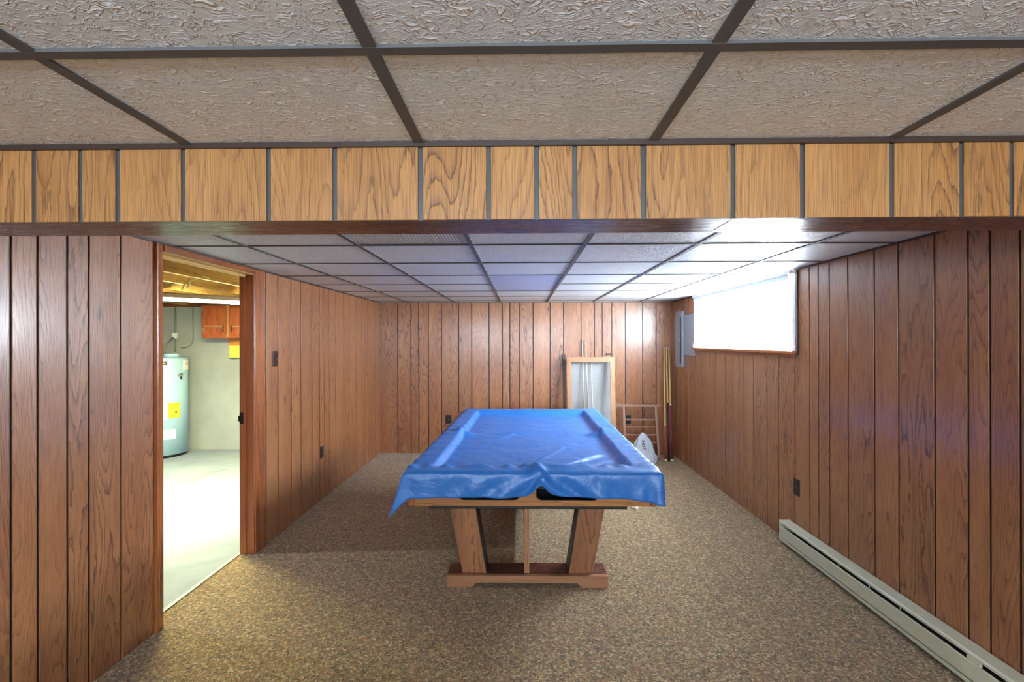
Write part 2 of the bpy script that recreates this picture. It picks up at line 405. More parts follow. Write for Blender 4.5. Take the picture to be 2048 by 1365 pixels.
# ---------------------------------------------------------------- panelled walls
GW = 0.0115
CYC = [0.100, 0.125, 0.176, 0.226, 0.177, 0.230, 0.178]      # board widths of one sheet
def grooves(known, lo, hi, phase):
    g = sorted(known); k = phase[1]                 # extend pattern beyond the measured ones
    while g[-1] < hi: g.append(g[-1] + CYC[k % 7]); k += 1
    k = phase[0]
    while g[0] > lo: g.insert(0, g[0] - CYC[k % 7]); k -= 1
    return [q for q in g if lo + 0.02 < q < hi - 0.02]
def panel_wall(name, axis, plane, sgn, gs, lo, hi, z0, z1, holes, wmat, gmat, thick=0.10, label='', seed=0, gw=GW):
    """axis 'x': wall lies in plane x=plane, boards run over y; sgn = direction of the room"""
    mb = MB(); ed = [lo] + gs + [hi]
    cuts = sorted({c for h in holes for c in h[:2]})
    def put(u0, u1, a, b, d0, d1, m, pid, bev):
        if u1 - u0 < 0.002 or b - a < 0.002: return
        w0, w1 = plane + sgn * d0, plane + sgn * d1
        if axis == 'x': mb.box(w0, w1, u0, u1, a, b, m, 'z', pid, bev)
        else: mb.box(u0, u1, w0, w1, a, b, m, 'z', pid, bev)
    def spans(u0, u1):
        pts = [u0] + [c for c in cuts if u0 < c < u1] + [u1]
        for a, b in zip(pts, pts[1:]):
            mid = (a + b) / 2; zs = [(z0, z1)]
            for h0, h1, hz0, hz1 in holes:
                if h0 < mid < h1: zs = [q for (c, d) in zs for q in ((c, min(d, hz0)), (max(c, hz1), d)) if q[1] - q[0] > 0.002]
            for c, d in zs: yield a, b, c, d
    for k, (a, b) in enumerate(zip(ed, ed[1:])):
        ga = gw / 2 if k else 0; gb = gw / 2 if k < len(ed) - 2 else 0
        for u0, u1, c, d in spans(a + ga, b - gb): put(u0, u1, c, d, -0.006, 0.0, wmat, seed + k * 1.37, 0.0012)
    for u0, u1, c, d in spans(lo, hi): put(u0, u1, c, d, -thick, -0.006, gmat, 0, 0)
    return struct(mb.build(name, origin=(0, 0, 0)), label, 'wall')

gR = grooves([1.981, 2.106, 2.208, 2.383, 2.608, 2.783, 3.005, 3.183, 3.300, 3.401, 3.580, 3.807, 3.983, 4.212], YN, YB, (1, 6))
panel_wall('wall_right', 'x', XR, -1, gR, YN, YB, 0, ZC + 0.03, [(WY0, WY1, WZ0, WZ1)], 'panel', 'groove', 0.16,
           'dark oak grooved panelling on the right wall, holding the bright window', 3.0)
gL = grooves([1.865, 1.989, 2.090, 2.261, 3.566, 3.744, 3.962, 4.138, 4.359, 4.527, 4.631, 4.754, 4.926, 5.141, 5.303, 5.537, 5.737, 5.839, 5.976, 6.131], YN, YB, (0, 1))
gL = [g for g in gL if not (2.47 < g < 3.50)]
panel_wall('wall_left', 'x', XL, 1, gL, YN, YB, 0, ZC + 0.03, [(DY0, DY1, -0.01, DZ1)], 'panel', 'groove', 0.10,
           'oak grooved panelling on the left wall, cut by the open doorway', 41.0)
gB = [-1.628, -1.452, -1.349, -1.221, -1.047, -0.820, -0.647, -0.418, -0.241, -0.143, -0.019, 0.163, 0.387, 0.563, 0.793, 0.971, 1.071, 1.196, 1.373, 1.599, 1.777]
panel_wall('wall_back', 'y', YB, -1, gB, XL, XR, 0, ZC + 0.03, [], 'panel', 'groove', 0.10,
           'oak grooved panelling on the far end wall behind the pool table', 83.0)
gN = grooves([-1.628, -1.452], XL, XR, (0, 0))
RW = [(-1.75, -0.55, 1.32, 1.95), (0.25, 1.45, 1.32, 1.95)]
panel_wall('wall_near', 'y', YN, 1, gN, XL, XR, 0, ZC + 0.03, RW, 'panel', 'groove', 0.16,
           'oak panelled wall at the near end of the room with two added high windows', 120.0)

# floor
mb = MB()  # added unseen blocks keep daylight from leaking in at corners and ceiling
for cx0, cx1 in ((XL - 0.2, XL - 0.001), (XR + 0.001, XR + 0.2)):
    mb.box(cx0, cx1, YB, YB + 0.12, -0.06, ZC + 0.06, 'groove'); mb.box(cx0, cx1, YN - 0.18, YN, -0.06, ZC + 0.06, 'groove')
mb.box(XL - 0.09, XR + 0.2, YN - 0.18, YB + 0.12, ZC + 0.10, ZC + 0.14, 'groove')
mb.box(XL - 0.09, XL - 0.02, YN, YB, ZC + 0.03, ZC + 0.10, 'groove'); mb.box(XR + 0.02, XR + 0.2, YN, YB, ZC + 0.03, ZC + 0.10, 'groove')
mb.box(XL, XR, YB, YB + 0.12, ZC + 0.03, ZC + 0.10, 'groove'); mb.box(XL, XR, YN - 0.18, YN, ZC + 0.03, ZC + 0.10, 'groove')
struct(mb.build('light_seal', origin=(0, 0, 0)), 'added unseen framing above the ceiling and outside the corners', 'light seal')
mb = MB(); mb.box(XL - 0.095, XR + 0.16, YN - 0.16, YB + 0.1, -0.06, 0.0, 'carpet')
struct(mb.build('floor', origin=(0, 0, 0)), 'brown and gold speckled carpet covering the whole room', 'floor')

# ---------------------------------------------------------------- dropped ceiling
T = 0.6024; TX0 = -0.2614; TY0 = 2.613; TN = 0.8603
BY0, BY1, BZ = 1.2685, 1.4549, 1.7985
P_SM = (TX0, TX0 + T, TY0 + 2 * T, TY0 + 4 * T)      # smooth light panel
P_RB = (TX0 - T, TX0, TY0 - 2 * T, TY0)              # ribbed light panel
mb = MB()
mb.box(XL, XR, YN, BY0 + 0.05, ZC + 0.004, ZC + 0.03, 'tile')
# far part of the ceiling with two openings for the light panels
xs = sorted({XL, XR, P_SM[0], P_SM[1], P_RB[0], P_RB[1]}); ys = sorted({BY1 - 0.05, YB, P_SM[2], P_SM[3], P_RB[2], P_RB[3]})
for a, b in zip(xs, xs[1:]):
    for c, d in zip(ys, ys[1:]):
        mx, my = (a + b) / 2, (c + d) / 2
        if any(p[0] < mx < p[1] and p[2] < my < p[3] for p in (P_SM, P_RB)): continue
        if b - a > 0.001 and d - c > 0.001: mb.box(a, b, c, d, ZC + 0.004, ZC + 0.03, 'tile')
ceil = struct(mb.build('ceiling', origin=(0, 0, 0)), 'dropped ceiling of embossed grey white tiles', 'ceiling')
mb = MB(); hw = 0.012
kx = [TX0 + k * T for k in range(-2, 4)]
for x in kx:
    mb.box(x - hw, x + hw, YN, BY0, ZC - 0.001, ZC + 0.006, 'tbar', 'y')
    mb.box(x - hw, x + hw, BY1, YB, ZC - 0.001, ZC + 0.006, 'tbar', 'y')
yy = TN
while yy > YN: mb.box(XL, XR, yy - hw, yy + hw, ZC - 0.0015, ZC + 0.005, 'tbar', 'x'); yy -= T
edges = [XL] + kx + [XR]
for k in range(-1, 7):
    y = TY0 + k * T
    for a, b in zip(edges, edges[1:]):
        if abs(a - P_SM[0]) < 0.01 and k == 3: continue
        if abs(a - P_RB[0]) < 0.01 and k == -1: continue
        if y < YB - 0.02: mb.box(a, b, y - hw * 0.7, y + hw * 0.7, ZC - 0.0005, ZC + 0.005, 'tbar', 'x')
mb.build('grid_bars', ceil)
mb = MB()
mb.box(XL, XR, BY0 - 0.010, BY0, ZC - 0.009, ZC + 0.004, 'angle', 'x')
mb.box(XL, XL + 0.012, YN, YB, ZC - 0.006, ZC + 0.004, 'angle', 'y'); mb.box(XR - 0.012, XR, YN, YB, ZC - 0.006, ZC + 0.004, 'angle', 'y')
mb.box(XL, XR, YB - 0.012, YB, ZC - 0.005, ZC + 0.004, 'tbar', 'x')
mb.build('edge_moulding', ceil)

# soffit beam across the room
gM = grooves([-1.276, -1.153, -1.054, -0.880, -0.655, -0.482, -0.259, -0.082, 0.042, 0.140, 0.316, 0.544, 0.720, 0.945, 1.120, 1.245], XL, XR, (4, 2))
beam = panel_wall('trim_1', 'y', BY0, -1, gM, XL + 0.001, XR - 0.001, BZ - 0.004, ZC + 0.002, [], 'panel_beam', 'groove_grey', 0.02,
                  'oak panelled beam with painted-in golden light crossing the room below the ceiling', 200.0, 0.012)
beam['category'] = 'beam'
mb = MB()
mb.box(XL + 0.001, 0.552, BY0 + 0.021, BY1, BZ, BZ + 0.012, 'walnut', 'x', 1.0, 0.0008)
mb.box(0.556, XR - 0.001, BY0 + 0.021, BY1, BZ, BZ + 0.012, 'walnut', 'x', 4.0, 0.0008)
mb.box(0.552, 0.556, BY0 + 0.021, BY1, BZ + 0.001, BZ + 0.010, 'white_paint', 'y')
mb.build('soffit_board', beam)
mb = MB(); mb.box(XL + 0.001, XR - 0.001, BY1 - 0.02, BY1, BZ + 0.012, ZC + 0.004, 'walnut', 'x', 6.0)
mb.box(XL + 0.001, XR - 0.001, BY0 + 0.02, BY1 - 0.02, BZ + 0.012, ZC + 0.002, 'dark_wood', 'x')
mb.build('beam_core', beam)

# ceiling light panels (switched off)
def light_panel(P, mat, label):
    t = thing('ceiling_light', ((P[0] + P[1]) / 2, (P[2] + P[3]) / 2, ZC + 0.001), label, 'light panel')
    m = MB()
    z0, z1 = ZC + 0.0065, ZC + 0.09; e = 0.004
    m.box(P[0] + e, P[1] - e, P[2] + e, P[3] - e, z1, z1 + 0.01, 'white_paint')
    for a in (P[0] + e, P[1] - e - 0.004): m.box(a, a + 0.004, P[2] + e, P[3] - e, z0, z1, 'white_paint')
    for a in (P[2] + e, P[3] - e - 0.004): m.box(P[0] + e, P[1] - e, a, a + 0.004, z0, z1, 'white_paint')
    m.build('housing', t)
    m = MB(); m.box(P[0] + 0.009, P[1] - 0.009, P[2] + 0.009, P[3] - 0.009, ZC + 0.0065, ZC + 0.0105, mat); m.build('diffuser', t)
light_panel(P_SM, 'diffuser_smooth', 'smooth pale blue ceiling light panel, unlit, above the far end of the table')
light_panel(P_RB, 'diffuser_ribbed', 'finely ribbed white ceiling light panel, unlit, just behind the beam')

# ---------------------------------------------------------------- doorway
XD = XL - 0.10
door = bpy.data.objects.new('door_1', None); C.objects.link(door); door.location = (XL, (DY0 + DY1) / 2, 0); door['_o'] = [XL, (DY0 + DY1) / 2, 0]
struct(door, 'open doorway with brown stained casing in the left wall', 'doorway')
def casing(y0, y1, z0, z1, horiz=False, side=1):
    m = MB()
    if not horiz:
        a, b = (y0, y1) if side > 0 else (y1, y0)      # a = outer edge, b = edge at the opening
        d = 1 if b > a else -1; wd = abs(b - a)
        prof = [(XL, a), (XL + 0.016, a), (XL + 0.018, a + d * wd * 0.12), (XL + 0.013, a + d * wd * 0.4), (XL + 0.012, a + d * wd * 0.55),
                (XL + 0.010, a + d * wd * 0.8), (XL + 0.007, a + d * wd * 0.97), (XL, b)]
        if d < 0: prof = prof[::-1]
        m.prism([(p[0], p[1]) for p in prof], z0, z1, 'z', 'casing', 'z', 9.0)
    else:
        m.box(XL, XL + 0.014, y0, y1, z0, z1, 'casing', 'y', 12.0, 0.002)
    return m
casing(2.467, DY0 - 0.004, 0, ZC - 0.007).build('door_casing', door)
casing(3.515, DY1 + 0.004, 0, ZC - 0.007).build('door_casing', door)
casing(DY0 - 0.003, DY1 + 0.003, DZ1, ZC - 0.007, True).build('head_casing', door)
m = MB()
m.box(XD, XL, DY0, DY0 + 0.004, 0, DZ1, 'jamb', 'z', 3); m.box(XD, XL, DY1 - 0.004, DY1, 0, DZ1, 'jamb', 'z', 5)
m.box(XD, XL, DY0, DY1, DZ1 - 0.004, DZ1, 'joist', 'y', 7)  # head in yellower wood, lamp light painted into its colour
m.build('door_jamb', door)
m = MB()
m.box(XD + 0.035, XD + 0.05, DY0 + 0.004, DY0 + 0.012, 0, DZ1 - 0.004, 'jamb', 'z', 13); m.box(XD + 0.035, XD + 0.05, DY1 - 0.014, DY1 - 0.004, 0, DZ1 - 0.004, 'jamb', 'z', 15)
m.box(XD + 0.035, XD + 0.05, DY0 + 0.004, DY1 - 0.004, DZ1 - 0.02, DZ1 - 0.004, 'joist', 'y', 17)  # head stop carries the same painted-in yellow light
m.build('door_stop', door)
m = MB(); m.box(XD + 0.002, XD + 0.026, DY1 - 0.0065, DY1 - 0.004, 0.905, 0.985, 'bronze'); m.box(XD - 0.004, XD + 0.004, DY1 - 0.016, DY1 - 0.004, 0.925, 0.965, 'bronze')
m.build('strike_plate', door)['label'] = 'dark metal strike plate'
m = MB(); m.box(XD - 0.012, XD + 0.010, DY0, DY1, 0.0, 0.006, 'cream_metal', 'y'); m.build('threshold_strip', door)['label'] = 'pale metal threshold strip'

# ---------------------------------------------------------------- unfinished basement beyond the door
BX0, BX1, BYF, BYN, BZT = -6.8, XD, 6.70, -0.5, 2.25
m = MB(); m.box(BX0, BX1 + 0.005, BYN, BYF, -0.06, -0.001, 'slab'); struct(m.build('floor_concrete', origin=(0, 0, 0)), 'pale stained concrete slab beyond the doorway', 'floor')
m = MB(); m.box(BX0, BX1 + 0.1, BYF, BYF + 0.2, -0.06, 1.96, 'block'); m.box(BX0, BX1 + 0.1, BYF, BYF + 0.2, 1.96, BZT, 'subfloor', 'x', 3)
struct(m.build('wall_utility_back', origin=(0, 0, 0)), 'grey concrete wall behind the water heater', 'wall')
m = MB(); m.box(BX0 - 0.2, BX0, BYN, BYF, -0.06, BZT, 'block'); m.box(BX0, BX1, BYN - 0.2, BYN, -0.06, BZT, 'block')
struct(m.build('wall_utility_side', origin=(0, 0, 0)), 'concrete side wall of the utility room out of view', 'wall')
m = MB(); m.box(BX1 - 0.012, BX1, BYN, DY0 - 0.06, 0, BZT, 'block'); m.box(BX1 - 0.012, BX1, DY1 + 0.06, BYF, 0, BZT, 'block')
m.box(BX1 - 0.012, BX1, DY0 - 0.06, DY1 + 0.06, DZ1 + 0.03, BZT, 'block')
struct(m.build('wall_utility_inner', origin=(0, 0, 0)), 'utility room side of the doorway wall', 'wall')
m = MB(); m.box(BX0, BX1 + 0.1, BYN, BYF, BZT - 0.03, BZT + 0.02, 'subfloor', 'x', 1.0)
struct(m.build('ceiling_subfloor', origin=(0, 0, 0)), 'brown subfloor boards above the joists beyond the door', 'ceiling')
x = -2.16; first = None; jn = 0
jl = ['joist nearest the doorway', 'second joist in from the doorway', 'third joist in from the doorway', 'fourth joist in from the doorway', 'fifth joist in from the doorway',
      'sixth joist in from the doorway', 'seventh joist in from the doorway', 'eighth joist in from the doorway', 'ninth joist in from the doorway']
while x > -5.2:
    if first is None:
        m = MB(); m.box(x - 0.019, x + 0.019, BYN, BYF, 1.985, BZT - 0.031, 'joist', 'y', 2.0, 0.002); first = m.build('ceiling_joist'); o = first
    else:
        o = first.copy(); C.objects.link(o); o.location.x = x
    tag(o, 'yellow lit pine ' + jl[jn] + ' in the utility room', 'joist', 'joists over the utility room'); jn += 1
    x -= 0.405
# black pipe and loose cable by the joists
m = MB(); m.tube([(-4.9, 5.3, 1.93), (-3.4, 5.25, 1.93), (-3.15, 5.28, 1.935)], 0.022, 'duct'); tag(m.build('pipe'), 'black pipe running under the joists above the lamp', 'pipe')
m = MB(); m.tube([(-2.50, 3.92, 1.99), (-2.53, 3.90, 2.01), (-2.60, 3.9, 1.985), (-2.645, 3.9, 1.975), (-2.655, 3.9, 1.935), (-2.67, 3.9, 1.915)], 0.008, 'rope')
m.tube([(-2.645, 3.9, 1.972), (-2.69, 3.9, 1.945), (-2.715, 3.9, 1.90)], 0.008, 'rope')
tag(m.build('cable'), 'twisted cream cable hanging from a joist above the lit lamp', 'cable')
# fluorescent lamp
ang = math.atan2(0.47, 0.43); LC = Vector((-3.15, 4.51, 1.880))
lamp = thing('fluorescent_lamp', LC, 'lit white fluorescent shop light hanging in the utility room', 'lamp')
Tm = Matrix.Translation(LC) @ Matrix.Rotation(ang, 4, 'Z')
m = MB(); L2 = 0.50
m.prism([(-0.075, 0.0), (-0.045, 0.038), (-0.02, 0.05), (0.02, 0.05), (0.045, 0.038), (0.075, 0.0), (0.07, 0.0), (0.04, 0.032), (-0.04, 0.032), (-0.07, 0.0)], -L2, L2, 'x', 'white_paint', T=Tm)
m.build('reflector', lamp)
m = MB(); m.prism([(-0.062, 0.008), (-0.06, -0.012), (-0.045, -0.024), (0.045, -0.024), (0.06, -0.012), (0.062, 0.008)], -L2 + 0.004, L2 - 0.004, 'x', 'tube', T=Tm)
m.build('diffuser', lamp)['label'] = 'glowing white diffuser'
for sx in (-0.35, 0.35):
    m = MB(); m.tube([Tm @ Vector((sx, 0, 0.05)), Tm @ Vector((sx, 0, 0.30))], 0.003, 'chrome', 6); m.build('chain', lamp)
la = area('lamp_light', (LC.x, LC.y, LC.z - 0.03), (0, 0, ang), 0.9, 0.10, 50.0, (1.0, 1.0, 0.55))
la.parent = lamp; la.location = (0, 0, -0.035)
# second lamp, unseen, added deeper in the utility room for more light
added_lamp = thing('fluorescent_lamp', (-4.6, 3.2, 1.90), 'added unseen fill light further left in the utility room', 'lamp')
m = MB(); m.prism([(3.125, 1.90), (3.155, 1.938), (3.245, 1.938), (3.275, 1.90)], -5.2, -4.0, 'x', 'white_paint'); m.build('reflector', added_lamp)
la = area('lamp_light', (0, 0, 0), (0, 0, 0), 1.1, 0.10, 60.0, (0.88, 0.94, 1.0)); la.parent = added_lamp; la.location = (0, 0, -0.03)

# water heater
HX, HY, HR, HT = -4.69, 6.36, 0.285, 1.275
heater = thing('water_heater', (HX, HY, 0), 'pale blue cylindrical water heater standing against the concrete wall', 'water heater')
m = MB(); m.lathe([(HR - 0.03, 0.0), (HR - 0.03, 0.03), (HR, 0.035), (HR, HT - 0.02), (HR - 0.006, HT - 0.005), (HR - 0.03, HT), (0.05, HT + 0.015)], HX, HY, 'tank', 72); m.build('tank', heater)
m = MB(); m.lathe([(HR - 0.028, 0.0), (HR - 0.02, 0.0), (HR - 0.02, 0.03)], HX, HY, 'black_paint', 48); m.build('base_ring', heater)
def patch(px0, px1, z0, z1, mat, name, label, off=0.003, seg=10, ink=None):
    """a label wrapped round the tank between two bearings (degrees, 270 = facing the doorway)"""
    m = MB()
    def arc(a0, a1, c, d, r, mt):
        vs = []
        for k in range(seg + 1):
            t = math.radians(a0 + (a1 - a0) * k / seg)
            for z in (c, d): vs.append((HX + r * math.cos(t), HY + r * math.sin(t), z))
        n = len(vs)
        vs += [(HX + (r - off * 0.9) * (v[0] - HX) / r, HY + (r - off * 0.9) * (v[1] - HY) / r, v[2]) for v in vs]
        fs = [(2 * k, 2 * k + 2, 2 * k + 3, 2 * k + 1) for k in range(seg)] + [(n + 2 * k, n + 2 * k + 1, n + 2 * k + 3, n + 2 * k + 2) for k in range(seg)]
        fs += [(0, 1, n + 1, n), (n - 2, 2 * n - 2, 2 * n - 1, n - 1)] + [(2 * k, n + 2 * k, n + 2 * k + 2, 2 * k + 2) for k in range(seg)] + [(2 * k + 1, 2 * k + 3, n + 2 * k + 3, n + 2 * k + 1) for k in range(seg)]
        m.add(vs, fs, mt, smooth=False)
    arc(px0, px1, z0, z1, HR + off, mat)
    for q in (ink or []): arc(px0 + (px1 - px0) * q[0], px0 + (px1 - px0) * q[1], z0 + (z1 - z0) * q[2], z0 + (z1 - z0) * q[3], HR + off + 0.0015, q[4])
    m.build(name, heater)['label'] = label
patch(319, 347, 0.505, 0.70, 'label_yellow', 'energy_label', 'bright yellow label', ink=[(0.12, 0.88, 0.80, 0.88, 'label_ink'), (0.12, 0.7, 0.66, 0.70, 'label_ink'), (0.55, 0.7, 0.30, 0.42, 'ink_dark'), (0.12, 0.6, 0.16, 0.2, 'label_ink')])
patch(357, 390, 1.11, 1.235, 'label_white', 'paper_label', 'small white label at the top right', ink=[(0.2, 0.8, 0.7, 0.76, 'ink_grey'), (0.2, 0.8, 0.5, 0.55, 'ink_grey')])
patch(296, 317, 1.185, 1.235, 'ink_dark', 'name_badge', 'dark badge', ink=[(0.2, 0.8, 0.35, 0.6, 'ink_grey')])
patch(298, 317.5, 0.50, 0.80, 'label_white', 'instruction_label', 'tall white label beside the yellow one', ink=[(0.15, 0.85, 0.86, 0.9, 'ink_grey'), (0.15, 0.85, 0.6, 0.63, 'ink_grey'), (0.15, 0.85, 0.3, 0.33, 'ink_grey')])
patch(308, 336, 0.24, 0.36, 'label_white', 'lower_label', 'white label near the floor', ink=[(0.1, 0.9, 0.62, 0.68, 'ink_grey'), (0.1, 0.8, 0.38, 0.43, 'ink_grey')])
m = MB(); t = math.radians(345); p0 = Vector((HX + HR * math.cos(t), HY + HR * math.sin(t), 1.05)); d = Vector((math.cos(t), math.sin(t), 0))
m.tube([p0 - d * 0.01, p0 + d * 0.045], 0.016, 'chrome'); m.tube([p0 + d * 0.035 + Vector((0, 0, 0.02)), p0 + d * 0.035 - Vector((0, 0, 0.05))], [0.013, 0.010], 'bronze'); m.tube([p0 + d * 0.035 + Vector((0.0, 0, 0.015)), p0 + d * 0.07 + Vector((0.02, 0, 0.03))], 0.006, 'chrome')
m.build('relief_valve', heater)['label'] = 'small metal relief valve'
m = MB(); m.lathe([(0.085, HT + 0.002), (0.085, HT + 0.045), (0.075, HT + 0.052), (0.02, HT + 0.055)], HX + 0.14, HY - 0.02, 'tank', 24)
m.tube([(HX + 0.03, HY, HT), (HX + 0.03, HY, HT + 0.16), (HX + 0.0, HY + 0.2, HT + 0.26)], 0.011, 'wire'); m.build('pipe_cap', heater)
# wall conduit, box, loose wire
m = MB(); m.tube([(-4.746, 6.685, 1.95), (-4.746, 6.685, 1.56)], 0.010, 'wire'); m.tube([(-4.746, 6.685, 1.54), (-4.746, 6.683, 1.34)], 0.008, 'wire')
m.box(-4.775, -4.72, 6.655, 6.70, 1.525, 1.60, 'label_white', bev=0.004)
tag(m.build('conduit'), 'grey conduit with small white box on the wall above the heater', 'conduit')
m = MB(); m.tube([(-4.504, 6.69, 1.955), (-4.504, 6.69, 1.62), (-4.50, 6.69, 1.52), (-4.53, 6.69, 1.44), (-4.60, 6.69, 1.40), (-4.67, 6.69, 1.40)], 0.006, 'wire', 8)
tag(m.build('wire'), 'thin grey wire curving down the concrete wall beside the cabinet', 'wire')
# cabinet on the far wall
CX0, CX1, CZ0, CZ1, CY = -4.182, -3.30, 1.526, 1.955, 6.38
cab = thing('wall_cabinet', ((CX0 + CX1) / 2, CY + 0.15, CZ0), 'cherry brown wooden wall cabinet hung high on the concrete wall', 'cabinet')
m = MB(); m.box(CX0, CX1, CY, 6.70, CZ0, CZ1, 'cabinet', 'z', 1.0, 0.003); m.build('body', cab)
for k, (a, b) in enumerate(((CX0 + 0.03, -3.855), (-3.80, CX1 - 0.03))):
    m = MB(); m.box(a, b, CY - 0.018, CY, CZ0 + 0.05, CZ1 - 0.03, 'cabinet', 'z', 5.0 + k, 0.004); dr = m.build('door', cab)
    m = MB(); m.box(a + 0.02, b - 0.02, CY - 0.026, CY - 0.018, 1.672, 1.692, 'pine', 'x', 3.0, 0.002); m.build('rail', dr)
    hx = b - 0.02 if k == 0 else a + 0.03
    m = MB(); m.tube([(hx, CY - 0.02, 1.61), (hx, CY - 0.04, 1.62), (hx, CY - 0.04, 1.68), (hx, CY - 0.02, 1.69)], 0.006, 'black', 8); m.build('handle', dr)['label'] = 'dark pull handle'
    if k == 0:
        for hz in (1.62, 1.88):
            m = MB(); m.box(a - 0.004, a + 0.012, CY - 0.023, CY - 0.016, hz, hz + 0.04, 'chrome'); m.build('hinge', dr)
m = MB(); m.box(-3.845, -3.815, CY - 0.012, CY, CZ0 + 0.02, CZ1, 'pine', 'z', 2.0, 0.002); m.build('centre_stile', cab)
m = MB(); m.box(-3.995, -3.70, 6.66, 6.699, 1.43, 1.524, 'paper_orange', bev=0.003); tag(m.build('board'), 'orange brown board directly under the wall cabinet', 'board')
m = MB(); m.box(-3.985, -3.70, 6.665, 6.699, 1.255, 1.428, 'paper_yellow', bev=0.003); m.box(-3.985, -3.70, 6.66, 6.667, 1.250, 1.262, 'ink_dark')
tag(m.build('card'), 'bright yellow card on the concrete wall below the cabinet', 'card')

# ---------------------------------------------------------------- right window
win = bpy.data.objects.new('window_1', None); C.objects.link(win); win.location = (XR, (WY0 + WY1) / 2, WZ0); win['_o'] = [XR, (WY0 + WY1) / 2, WZ0]
struct(win, 'bright high basement window in the right wall', 'window')
m = MB(); xo = XR + 0.155
m.box(XR, xo, WY0 - 0.0, WY0 + 0.012, WZ0, WZ1, 'white_paint'); m.box(XR, xo, WY1 - 0.012, WY1, WZ0, WZ1, 'white_paint')
m.box(XR, xo, WY0 + 0.012, WY1 - 0.012, WZ1 - 0.012, WZ1, 'white_paint'); m.box(XR, xo, WY0 + 0.012, WY1 - 0.012, WZ0, WZ0 + 0.012, 'white_paint'); m.build('window_frame', win)
m = MB(); xg = XR + 0.12; mid = (WY0 + WY1) / 2
for a, b in ((WY0 + 0.012, mid + 0.02), (mid - 0.02, WY1 - 0.012)):
    xx = xg if a < mid - 0.05 else xg + 0.012
    for c, d in ((a, a + 0.03), (b - 0.03, b)): m.box(xx, xx + 0.012, c, d, WZ0 + 0.012, WZ1 - 0.012, 'white_paint')
    for c, d in ((WZ0 + 0.012, WZ0 + 0.04), (WZ1 - 0.04, WZ1 - 0.012)): m.box(xx, xx + 0.012, a + 0.03, b - 0.03, c, d, 'white_paint')
m.build('sash', win)
m = MB(); m.box(xg + 0.009, xg + 0.012, WY0 + 0.042, WY1 - 0.042, WZ0 + 0.04, WZ1 - 0.04, 'glass'); m.build('pane', win)
m = MB()
m.box(XR - 0.012, XR, WY0 - 0.035, WY0 + 0.004, WZ0 - 0.02, WZ1, 'white_paint', bev=0.002)
m.box(XR - 0.014, XR, WY0 - 0.060, WY0 - 0.036, WZ0 - 0.03, WZ1, 'dark_wood', 'z', 2, 0.002)  # dark strip stands in for the shadow beside the casing
m.box(XR - 0.012, XR, WY1 - 0.004, WY1 + 0.03, WZ0 - 0.02, WZ1, 'white_paint', bev=0.002); m.build('window_casing', win)
m = MB(); m.box(XR - 0.045, XR + 0.01, WY0 - 0.05, WY1 + 0.03, WZ0 - 0.022, WZ0 + 0.001, 'casing', 'y', 8.0, 0.004); m.box(XR - 0.016, XR, WY0 - 0.02, WY1 + 0.01, WZ0 - 0.045, WZ0 - 0.022, 'casing', 'y', 9.0, 0.002)
m.build('window_sill', win)['label'] = 'glossy brown wooden sill'
rod = thing('curtain_rod', (XR - 0.03, WY0 - 0.03, WZ1 - 0.02), 'flat white curtain rod tight under the ceiling over the window', 'curtain rod')
m = MB(); m.box(XR - 0.047, XR - 0.040, WY0 - 0.015, WY1 + 0.01, WZ1 - 0.026, WZ1 - 0.002, 'white_paint', bev=0.002); m.build('bar', rod)
for yb in (WY0 - 0.02, WY1 + 0.005):
    m = MB(); m.box(XR - 0.044, XR - 0.013, yb, yb + 0.008, WZ1 - 0.024, WZ1 - 0.004, 'white_paint'); m.build('bracket', rod)
m = MB(); nU, nV = 260, 22; vs = []; rnd = random.Random(4)
ph = [rnd.uniform(0, 6.28) for _ in range(5)]
for j in range(nV + 1):
    v = j / nV
    for i in range(nU + 1):
        u = i / nU; y = WY0 + 0.015 + u * (WY1 - WY0 - 0.03)
        wv = 0.007 * math.sin(u * 150 + ph[0] + 1.5 * math.sin(u * 11)) + 0.004 * math.sin(u * 71 + ph[1]) * v
        zb = WZ0 + 0.012 + 0.012 * math.sin(u * 75 + ph[2]) * math.sin(u * 23) + 0.006 * math.sin(u * 190)
        zt = WZ1 - 0.02
        x = XR - 0.028 + wv * (0.5 + 0.5 * v)
        if v > 0.94: x -= 0.006 * (1 + math.sin(u * 120 + ph[3]))
        vs.append((x, y, zt + (zb - zt) * v))
fs = [(j * (nU + 1) + i, j * (nU + 1) + i + 1, (j + 1) * (nU + 1) + i + 1, (j + 1) * (nU + 1) + i) for j in range(nV) for i in range(nU)]
m.add(vs, fs, 'sheer', smooth=True); cur = m.build('curtain'); tag(cur, 'sheer white gathered curtain with ruffled hem over the bright window', 'curtain')

m = MB(); vs = []; nU = 260
for j in range(2):
    for i in range(nU + 1):
        u = i / nU; vs.append((XR - 0.037 + 0.003 * math.sin(u * 150), WY0 + 0.012 + u * (WY1 - WY0 - 0.024), (WZ1 - 0.004, WZ1 - 0.062)[j]))
m.add(vs, [(i, i + 1, nU + 2 + i, nU + 1 + i) for i in range(nU)], 'sheer_header', smooth=True); hd = m.build('header', cur); hd['label'] = 'denser gathered heading'
